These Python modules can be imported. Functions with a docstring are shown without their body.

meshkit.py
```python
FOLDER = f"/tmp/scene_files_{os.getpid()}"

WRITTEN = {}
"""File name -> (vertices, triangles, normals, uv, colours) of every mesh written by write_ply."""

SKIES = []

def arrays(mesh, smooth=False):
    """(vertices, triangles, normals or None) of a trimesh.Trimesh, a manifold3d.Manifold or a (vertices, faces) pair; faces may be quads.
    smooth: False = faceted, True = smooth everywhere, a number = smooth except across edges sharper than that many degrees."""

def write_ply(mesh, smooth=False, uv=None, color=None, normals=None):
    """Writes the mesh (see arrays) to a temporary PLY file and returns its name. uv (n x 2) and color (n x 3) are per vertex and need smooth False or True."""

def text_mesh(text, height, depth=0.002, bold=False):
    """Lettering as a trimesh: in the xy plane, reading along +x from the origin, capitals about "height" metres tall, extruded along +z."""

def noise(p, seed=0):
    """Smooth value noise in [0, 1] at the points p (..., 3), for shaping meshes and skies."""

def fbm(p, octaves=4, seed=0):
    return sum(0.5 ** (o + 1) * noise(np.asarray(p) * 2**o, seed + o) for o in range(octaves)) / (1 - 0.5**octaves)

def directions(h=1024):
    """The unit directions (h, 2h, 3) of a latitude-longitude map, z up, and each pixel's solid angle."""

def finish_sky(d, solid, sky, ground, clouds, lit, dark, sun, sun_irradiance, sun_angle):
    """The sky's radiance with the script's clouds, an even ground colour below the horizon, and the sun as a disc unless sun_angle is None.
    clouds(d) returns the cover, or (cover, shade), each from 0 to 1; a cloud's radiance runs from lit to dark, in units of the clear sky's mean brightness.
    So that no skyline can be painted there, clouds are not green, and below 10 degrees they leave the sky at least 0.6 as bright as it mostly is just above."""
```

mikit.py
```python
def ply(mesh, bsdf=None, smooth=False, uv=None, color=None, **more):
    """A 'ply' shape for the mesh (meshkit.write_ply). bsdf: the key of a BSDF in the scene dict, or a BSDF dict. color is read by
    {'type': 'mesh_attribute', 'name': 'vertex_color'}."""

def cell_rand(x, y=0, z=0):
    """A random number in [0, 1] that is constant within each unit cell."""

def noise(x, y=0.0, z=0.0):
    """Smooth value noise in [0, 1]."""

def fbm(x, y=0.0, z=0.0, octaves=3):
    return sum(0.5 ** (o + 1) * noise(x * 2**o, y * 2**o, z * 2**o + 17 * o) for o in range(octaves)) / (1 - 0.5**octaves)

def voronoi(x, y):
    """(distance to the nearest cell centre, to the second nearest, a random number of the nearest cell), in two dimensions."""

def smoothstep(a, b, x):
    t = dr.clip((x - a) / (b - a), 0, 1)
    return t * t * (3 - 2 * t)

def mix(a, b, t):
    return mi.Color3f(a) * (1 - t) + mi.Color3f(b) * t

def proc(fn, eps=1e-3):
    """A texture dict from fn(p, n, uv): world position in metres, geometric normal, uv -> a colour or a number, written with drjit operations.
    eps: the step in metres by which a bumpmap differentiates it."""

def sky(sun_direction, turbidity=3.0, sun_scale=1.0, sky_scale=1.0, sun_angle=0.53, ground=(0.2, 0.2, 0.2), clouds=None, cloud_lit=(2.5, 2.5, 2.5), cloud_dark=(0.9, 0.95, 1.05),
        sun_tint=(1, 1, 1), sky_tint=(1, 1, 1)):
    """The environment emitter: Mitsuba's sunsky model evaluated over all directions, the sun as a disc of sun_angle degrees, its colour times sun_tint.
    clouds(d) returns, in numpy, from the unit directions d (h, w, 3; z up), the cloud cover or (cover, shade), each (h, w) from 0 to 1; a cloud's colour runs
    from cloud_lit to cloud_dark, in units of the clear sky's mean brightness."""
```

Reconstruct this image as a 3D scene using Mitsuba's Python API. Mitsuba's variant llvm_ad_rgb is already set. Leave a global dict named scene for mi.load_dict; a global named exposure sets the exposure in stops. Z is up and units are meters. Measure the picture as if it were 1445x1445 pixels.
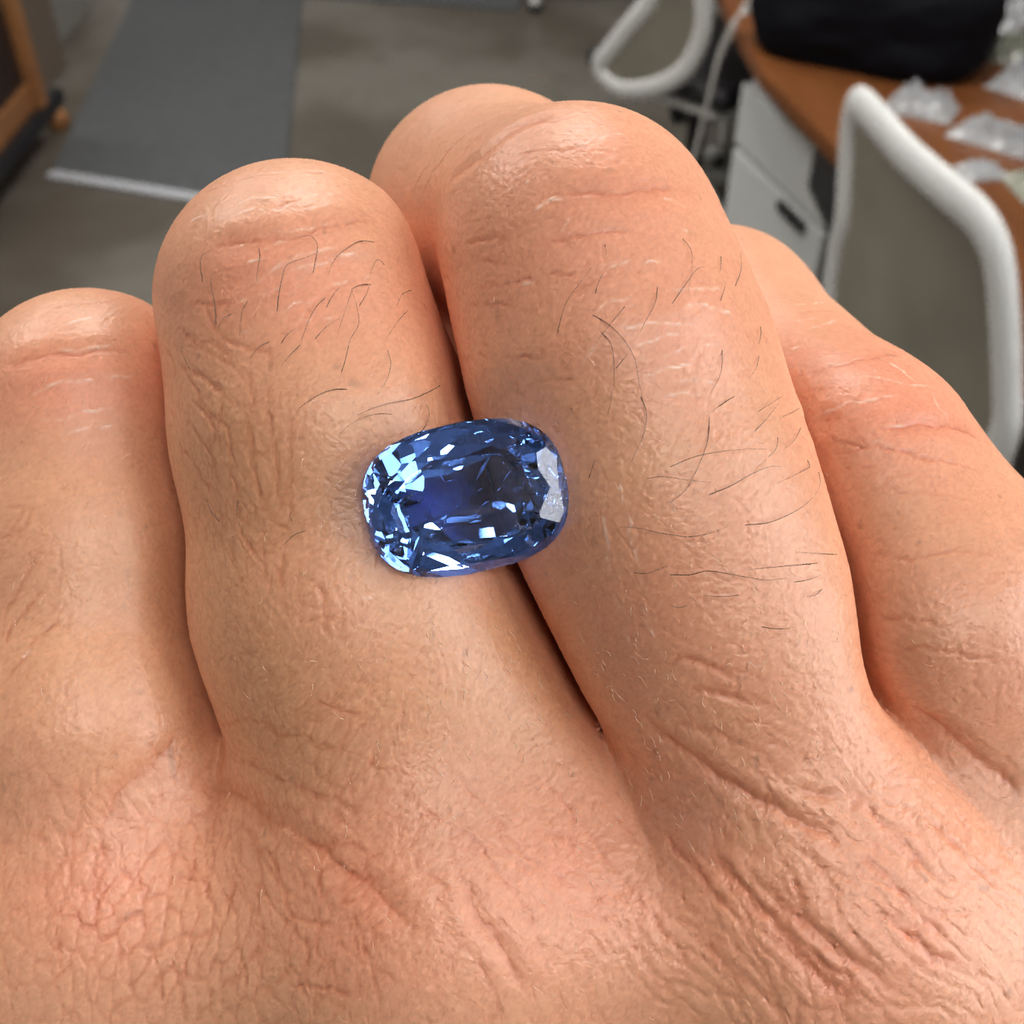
import math, random
import numpy as np, trimesh, mitsuba as mi, drjit as dr
import manifold3d as m3
import shapely.geometry as sg
from scipy.spatial import cKDTree
import mikit, meshkit
from mikit import ply, proc, noise, fbm, smoothstep, mix

scene, labels = {}, {}
T = mi.ScalarTransform4f
RNG = np.random.default_rng(7)

# ------------------------------------------------------------------ camera, sky, lamps, exposure
PITCH = math.radians(42.0)
FWD = np.array([0, math.cos(PITCH), -math.sin(PITCH)])
UP = np.array([0, math.sin(PITCH), math.cos(PITCH)])
RIGHT = np.array([1.0, 0, 0])
EYE = -FWD * 0.062
FLOOR = EYE[2] - 1.5
CEIL = FLOOR + 3.6
exposure = 4.95
scene['camera'] = {'type': 'thinlens', 'fov': 50.0, 'aperture_radius': 0.00030, 'focus_distance': 0.0615, 'near_clip': 0.004, 'far_clip': 100.0,
                   'to_world': T().look_at(origin=EYE.tolist(), target=(EYE + FWD).tolist(), up=UP.tolist())}


def overcast(d):
    c = meshkit.fbm(d * np.array([3.0, 3.0, 6.0]), 4, 3)
    return np.clip(0.55 + 0.9 * c, 0, 1), np.clip(1.3 * c - 0.3, 0, 1)


scene['sky'] = mikit.sky([0.7, -0.5, 0.6], turbidity=4.0, sun_scale=0.0, sky_scale=1.0, ground=(0.35, 0.34, 0.32), clouds=overcast,
                         cloud_lit=(2.3, 2.25, 2.2), cloud_dark=(1.5, 1.55, 1.65), sky_tint=(1.0, 1.0, 1.0))
LAMP = 1.05

# ------------------------------------------------------------------ helpers


def tag(key, label=None, category=None, group=None, kind=None):
    e = labels.setdefault(key, {})
    for k, v in (('label', label), ('category', category), ('group', group), ('kind', kind)):
        if v:
            e[k] = v
    return key


def put(key, mesh, bsdf, smooth=False, **more):
    scene[key] = ply(mesh, bsdf, smooth=smooth, **more)
    return key


def rgb(*c):
    return {'type': 'rgb', 'value': [float(x) for x in c]}


def mat(name, color, rough=0.5, spec=0.5, **more):
    b = {'type': 'principled', 'base_color': color if isinstance(color, dict) else rgb(*color), 'roughness': rough, 'specular': spec, **more}
    scene[name] = {'type': 'twosided', 'bsdf': b}
    return name


def box(x0, y0, z0, x1, y1, z1, r=0.0, seg=8):
    """A box, with rounded edges of radius r."""
    if r <= 0:
        m = trimesh.creation.box(extents=(x1 - x0, y1 - y0, z1 - z0))
        m.apply_translation(((x0 + x1) / 2, (y0 + y1) / 2, (z0 + z1) / 2))
        return m
    s = m3.Manifold.sphere(r, seg)
    parts = [s.translate((x, y, z)) for x in (x0 + r, x1 - r) for y in (y0 + r, y1 - r) for z in (z0 + r, z1 - r)]
    return from_m3(m3.Manifold.batch_hull(parts))


def from_m3(man):
    a = man.to_mesh()
    return trimesh.Trimesh(np.array(a.vert_properties[:, :3], float), np.array(a.tri_verts), process=False)


def join(*ms):
    return trimesh.util.concatenate([m for m in ms])


def sweep(path, rx, ry=None, n=14, closed=False, ref=(0, 0, 1)):
    """A tube of elliptic section (rx across, ry along ref) along the path; rx, ry may vary along it."""
    p = np.asarray(path, float)
    ry = rx if ry is None else ry
    rx, ry = np.broadcast_to(rx, len(p)), np.broadcast_to(ry, len(p))
    t = (np.roll(p, -1, 0) - np.roll(p, 1, 0)) if closed else np.gradient(p, axis=0)
    t /= np.linalg.norm(t, axis=1, keepdims=True) + 1e-12
    a = np.cross(t, np.asarray(ref, float))
    a /= np.linalg.norm(a, axis=1, keepdims=True) + 1e-12
    b = np.cross(a, t)
    ang = np.arange(n) * 2 * np.pi / n
    v = p[:, None] + rx[:, None, None] * np.cos(ang)[None, :, None] * a[:, None] + ry[:, None, None] * np.sin(ang)[None, :, None] * b[:, None]
    m = len(p)
    i, j = np.meshgrid(np.arange(m if closed else m - 1), np.arange(n), indexing='ij')
    i2 = (i + 1) % m
    q = np.stack([i * n + j, i * n + (j + 1) % n, i2 * n + (j + 1) % n, i2 * n + j], -1).reshape(-1, 4)
    f = np.vstack([q[:, [0, 2, 1]], q[:, [0, 3, 2]]])
    v = v.reshape(-1, 3)
    if not closed:
        c0, c1 = len(v), len(v) + 1
        v = np.vstack([v, p[:1], p[-1:]])
        k = np.arange(n)
        f = np.vstack([f, np.stack([np.full(n, c0), k, (k + 1) % n], 1), np.stack([np.full(n, c1), (m - 1) * n + (k + 1) % n, (m - 1) * n + k], 1)])
    return trimesh.Trimesh(v, f, process=False)


def spline(pts, n):
    """A smooth curve of n points through pts (Catmull-Rom)."""
    p = np.asarray(pts, float)
    q = np.vstack([2 * p[0] - p[1], p, 2 * p[-1] - p[-2]])
    u = np.linspace(0, len(p) - 1 - 1e-9, n)
    i = u.astype(int)
    t = (u - i)[:, None]
    a, b, c, d = q[i], q[i + 1], q[i + 2], q[i + 3]
    return 0.5 * (2 * b + (c - a) * t + (2 * a - 5 * b + 4 * c - d) * t ** 2 + (3 * b - a - 3 * c + d) * t ** 3)

# ------------------------------------------------------------------ the hand (its own frame in millimetres: x across the fingers, y towards the knuckles, z out of the back of the hand)
HAND = np.stack([RIGHT, UP, -FWD])          # rows: the hand's axes in the world


def to_world(p):
    return np.asarray(p, float) @ HAND * 0.001


FINGERS = {   # joints from the big knuckle to the tip: x, y, z, radius
    'pinky': [(-28.44, -27.95, -16.0, 12.0), (-28.29, -13.43, -13.0, 9.9), (-28.63, -1.83, -13.5, 8.7), (-28.9, 6.9, -14.0, 7.7), (-33.7, 9.0, -34.0, 7.0), (-29.5, -2.6, -45.0, 6.5)],
    'ring': [(-3.97, -27.29, -12.5, 12.0), (-10.25, -6.01, -11.0, 10.6), (-11.9, 5.69, -10.0, 9.8), (-13.9, 13.5, -10.0, 8.5), (-17.0, 15.4, -34.0, 7.8), (-15.0, 3.75, -46.0, 7.0)],
    'middle': [(20.42, -27.1, -11.5, 12.5), (12.49, -6.3, -9.0, 10.2), (9.3, 1.02, -8.5, 10.1), (5.9, 10.05, -8.0, 9.7), (4.15, 16.4, -8.0, 8.45), (-1.8, 23.3, -24.0, 8.8), (1.5, 12.0, -44.0, 7.5)],
    'index': [(40.0, -24.0, -16.5, 13.0), (26.45, -7.0, -11.5, 10.7), (22.05, 2.0, -13.0, 8.9), (17.07, 14.9, -30.0, 8.2), (18.25, 1.54, -45.0, 7.4)],
}
RING_WEB = [(-9.5, -5.6, -12.5, 8.6), (8.5, -24.6, -12.5, 10.5)]
KNUCKLES = [(-28.44, -27.95, -16.0, 12.0), (-3.97, -27.29, -12.5, 12.0), (20.42, -27.1, -11.5, 12.5), (40.0, -24.0, -16.5, 13.0)]
CARPALS = [(-4.02, -95.0, -27.0, 14.0), (4.2, -96.0, -22.0, 15.0), (12.88, -96.0, -22.0, 15.0), (24.06, -95.0, -29.0, 14.0)]
THUMB = [(30.0, -78.0, -34.0, 13.5), (46.0, -46.0, -40.0, 12.0), (40.0, -16.0, -50.0, 10.0), (14.0, -6.0, -56.0, 9.0), (0.0, -8.0, -57.0, 7.5)]
ARM = [(9.0, -96.0, -24.0, 24.0), (12.0, -150.0, -28.0, 27.0)]


def bone(p, a, b):
    a, b = np.asarray(a, np.float32), np.asarray(b, np.float32)
    d = b[:3] - a[:3]
    t = np.clip(((p - a[:3]) @ d) / (d @ d), 0, 1)
    q = p - a[:3] - t[:, None] * d
    return np.sqrt(np.einsum('ij,ij->i', q, q)) - (a[3] + (b[3] - a[3]) * t)


def smin(a, b, k):
    h = np.clip(0.5 + 0.5 * (b - a) / k, 0, 1)
    return b + (a - b) * h - k * h * (1 - h)


def chain(p, js, k):
    d = bone(p, js[0], js[1])
    for a, b in zip(js[1:-1], js[2:]):
        d = smin(d, bone(p, a, b), k)
    return d


def palm_field(p):
    d = chain(p, KNUCKLES, 3)
    for a, b in zip(KNUCKLES, CARPALS):
        d = smin(d, bone(p, a, b), 7)
    d = smin(d, chain(p, THUMB, 4), 9)
    d = smin(d, chain(p, CARPALS, 4), 8)
    return smin(d, bone(p, *ARM), 10)


def hand_field(p):
    p = np.asarray(p, np.float32)
    palm = palm_field(p)
    cs = [chain(p, js, 3.0) for js in FINGERS.values()]
    cs[1] = smin(cs[1], bone(p, *RING_WEB), 4.0)
    gap = 0.27 - 4.0 * np.clip((1.0 - palm) / 2.5, 0, 1) ** 2
    gap = gap + 0.12 * np.minimum(p[:, 2] + 11.0, 0)
    d = None
    for i, c in enumerate(cs):
        for j in (i - 1, i + 1):                    # neighbours press each other flat
            if 0 <= j < 4:
                c = -smin(-c, -((cs[i] - cs[j]) / 2 + gap), 1.6)
        f = smin(c, palm, 4.0)
        d = f if d is None else smin(d, f, 0.1)
    return d


def gradient(f, p, h=0.02):
    e = np.eye(3, dtype=np.float32) * h
    g = np.stack([f(p + e[k]) - f(p - e[k]) for k in range(3)], 1)
    return g / (np.linalg.norm(g, axis=1, keepdims=True) + 1e-9)


def surface_nets(f, lo, hi, h):
    ax = [np.arange(l, u, h, dtype=np.float32) for l, u in zip(lo, hi)]
    n = [len(a) for a in ax]
    val = np.empty(n, np.float32)
    C = 5                                       # only cells near the surface are looked at closely
    cx = [a[C // 2::C] for a in ax]
    coarse = f(np.stack(np.meshgrid(*cx, indexing='ij'), -1).reshape(-1, 3)).reshape([len(a) for a in cx])
    up = coarse
    for k in range(3):
        up = np.repeat(up, C, axis=k)
        up = np.concatenate([up, np.repeat(np.take(up, [-1], axis=k), max(0, n[k] - up.shape[k]), axis=k)], axis=k)
        up = np.take(up, np.arange(n[k]), axis=k)
    val[:] = up
    near = np.argwhere(np.abs(up) < C * h * 1.5)
    for s in range(0, len(near), 400000):
        g = near[s:s + 400000]
        val[tuple(g.T)] = f(np.stack([ax[k][g[:, k]] for k in range(3)], 1))
    ins = val < 0
    corners = [(i, j, k) for i in (0, 1) for j in (0, 1) for k in (0, 1)]
    sl = lambda i, j, k: (slice(i, n[0] - 1 + i), slice(j, n[1] - 1 + j), slice(k, n[2] - 1 + k))
    cnt = sum(ins[sl(*c)].astype(np.int8) for c in corners)
    cell = (cnt > 0) & (cnt < 8)
    idx = np.full(cell.shape, -1, np.int64)
    c = np.argwhere(cell)
    idx[cell] = np.arange(len(c))
    acc, w = np.zeros((len(c), 3)), np.zeros(len(c))
    for a in corners:
        for k in range(3):
            if a[k] == 0:
                b = list(a)
                b[k] = 1
                va, vb = val[tuple((c + a).T)], val[tuple((c + b).T)]
                m = (va < 0) != (vb < 0)
                t = np.where(m, va / np.where(m, va - vb, 1), 0)
                q = c + np.array(a, float)
                q[:, k] += t
                acc[m] += q[m]
                w[m] += 1
    v = acc / w[:, None] * h + np.array([a[0] for a in ax])
    quads = []
    for k in range(3):
        o1, o2 = [(1, 2), (2, 0), (0, 1)][k]
        A = [slice(1, -1)] * 3
        A[k] = slice(0, -1)
        B = list(A)
        B[k] = slice(1, None)
        s0 = np.argwhere(ins[tuple(A)] != ins[tuple(B)])
        off = np.ones(3, int)
        off[k] = 0
        g = s0 + off
        e1, e2 = np.eye(3, dtype=int)[o1], np.eye(3, dtype=int)[o2]
        q = np.stack([idx[tuple((g - e1 - e2).T)], idx[tuple((g - e2).T)], idx[tuple(g.T)], idx[tuple((g - e1).T)]], 1)
        flip = ~ins[tuple(g.T)]
        q[flip] = q[flip][:, ::-1]
        quads.append(q)
    q = np.vstack(quads)
    return v, np.vstack([q[:, [0, 1, 2]], q[:, [0, 2, 3]]])


def refine(v, f, want):
    """Splits every edge whose length is over want(midpoint) in the middle; no cracks."""
    e = np.sort(np.vstack([f[:, [0, 1]], f[:, [1, 2]], f[:, [2, 0]]]), 1)
    key = e[:, 0] * np.int64(len(v)) + e[:, 1]
    uk, inv = np.unique(key, return_inverse=True)
    a, b = uk // len(v), uk % len(v)
    mid = (v[a] + v[b]) / 2
    cut = np.linalg.norm(v[a] - v[b], axis=1) > want(mid)
    new = np.where(cut, len(v) + np.cumsum(cut) - 1, -1)
    m = new[inv].reshape(3, -1).T
    v2 = np.vstack([v, mid[cut]])
    n = (m >= 0).sum(1)
    out = [f[n == 0]]
    for r in range(3):
        p0, p1, p2 = f[:, r], f[:, (r + 1) % 3], f[:, (r + 2) % 3]
        e0, e1, e2 = m[:, r], m[:, (r + 1) % 3], m[:, (r + 2) % 3]
        s = (n == 1) & (e0 >= 0)
        out += [np.stack([p0, e0, p2], 1)[s], np.stack([e0, p1, p2], 1)[s]]
        s = (n == 2) & (e2 < 0)
        out += [np.stack([p1, e1, e0], 1)[s], np.stack([p0, e0, e1], 1)[s], np.stack([p0, e1, p2], 1)[s]]
    s = n == 3
    p, q = f[s], m[s]
    out += [np.stack([p[:, 0], q[:, 0], q[:, 2]], 1), np.stack([p[:, 1], q[:, 1], q[:, 0]], 1), np.stack([p[:, 2], q[:, 2], q[:, 1]], 1), q]
    return v2, np.vstack(out)


def vertex_normals(v, f):
    n = np.zeros_like(v)
    c = np.cross(v[f[:, 1]] - v[f[:, 0]], v[f[:, 2]] - v[f[:, 0]])
    for k in range(3):
        for j in range(3):
            n[:, j] += np.bincount(f[:, k], c[:, j], len(v))
    return n / (np.linalg.norm(n, axis=1, keepdims=True) + 1e-12)


FINE = 0.1


def finest(p):
    """The wanted edge length: fine on the back of the hand, coarse in the palm and at the wrist."""
    out = np.maximum.reduce([np.abs(p[:, 0] - 1) - 35, p[:, 1] - 28, -33 - p[:, 1], (-17 - p[:, 2])])
    return np.where(out < 0, FINE * 1.3, np.clip(out * 0.4, FINE * 1.3, 2))


hv, hf = surface_nets(hand_field, (-50, -152, -68), (62, 38, 6), 0.3)
for _ in range(1):
    hv, hf = refine(hv, hf, finest)
for _ in range(2):
    d = hand_field(hv)
    hv = hv - gradient(hand_field, hv.astype(np.float32)) * d[:, None]
print('hand', len(hv), len(hf))

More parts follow.
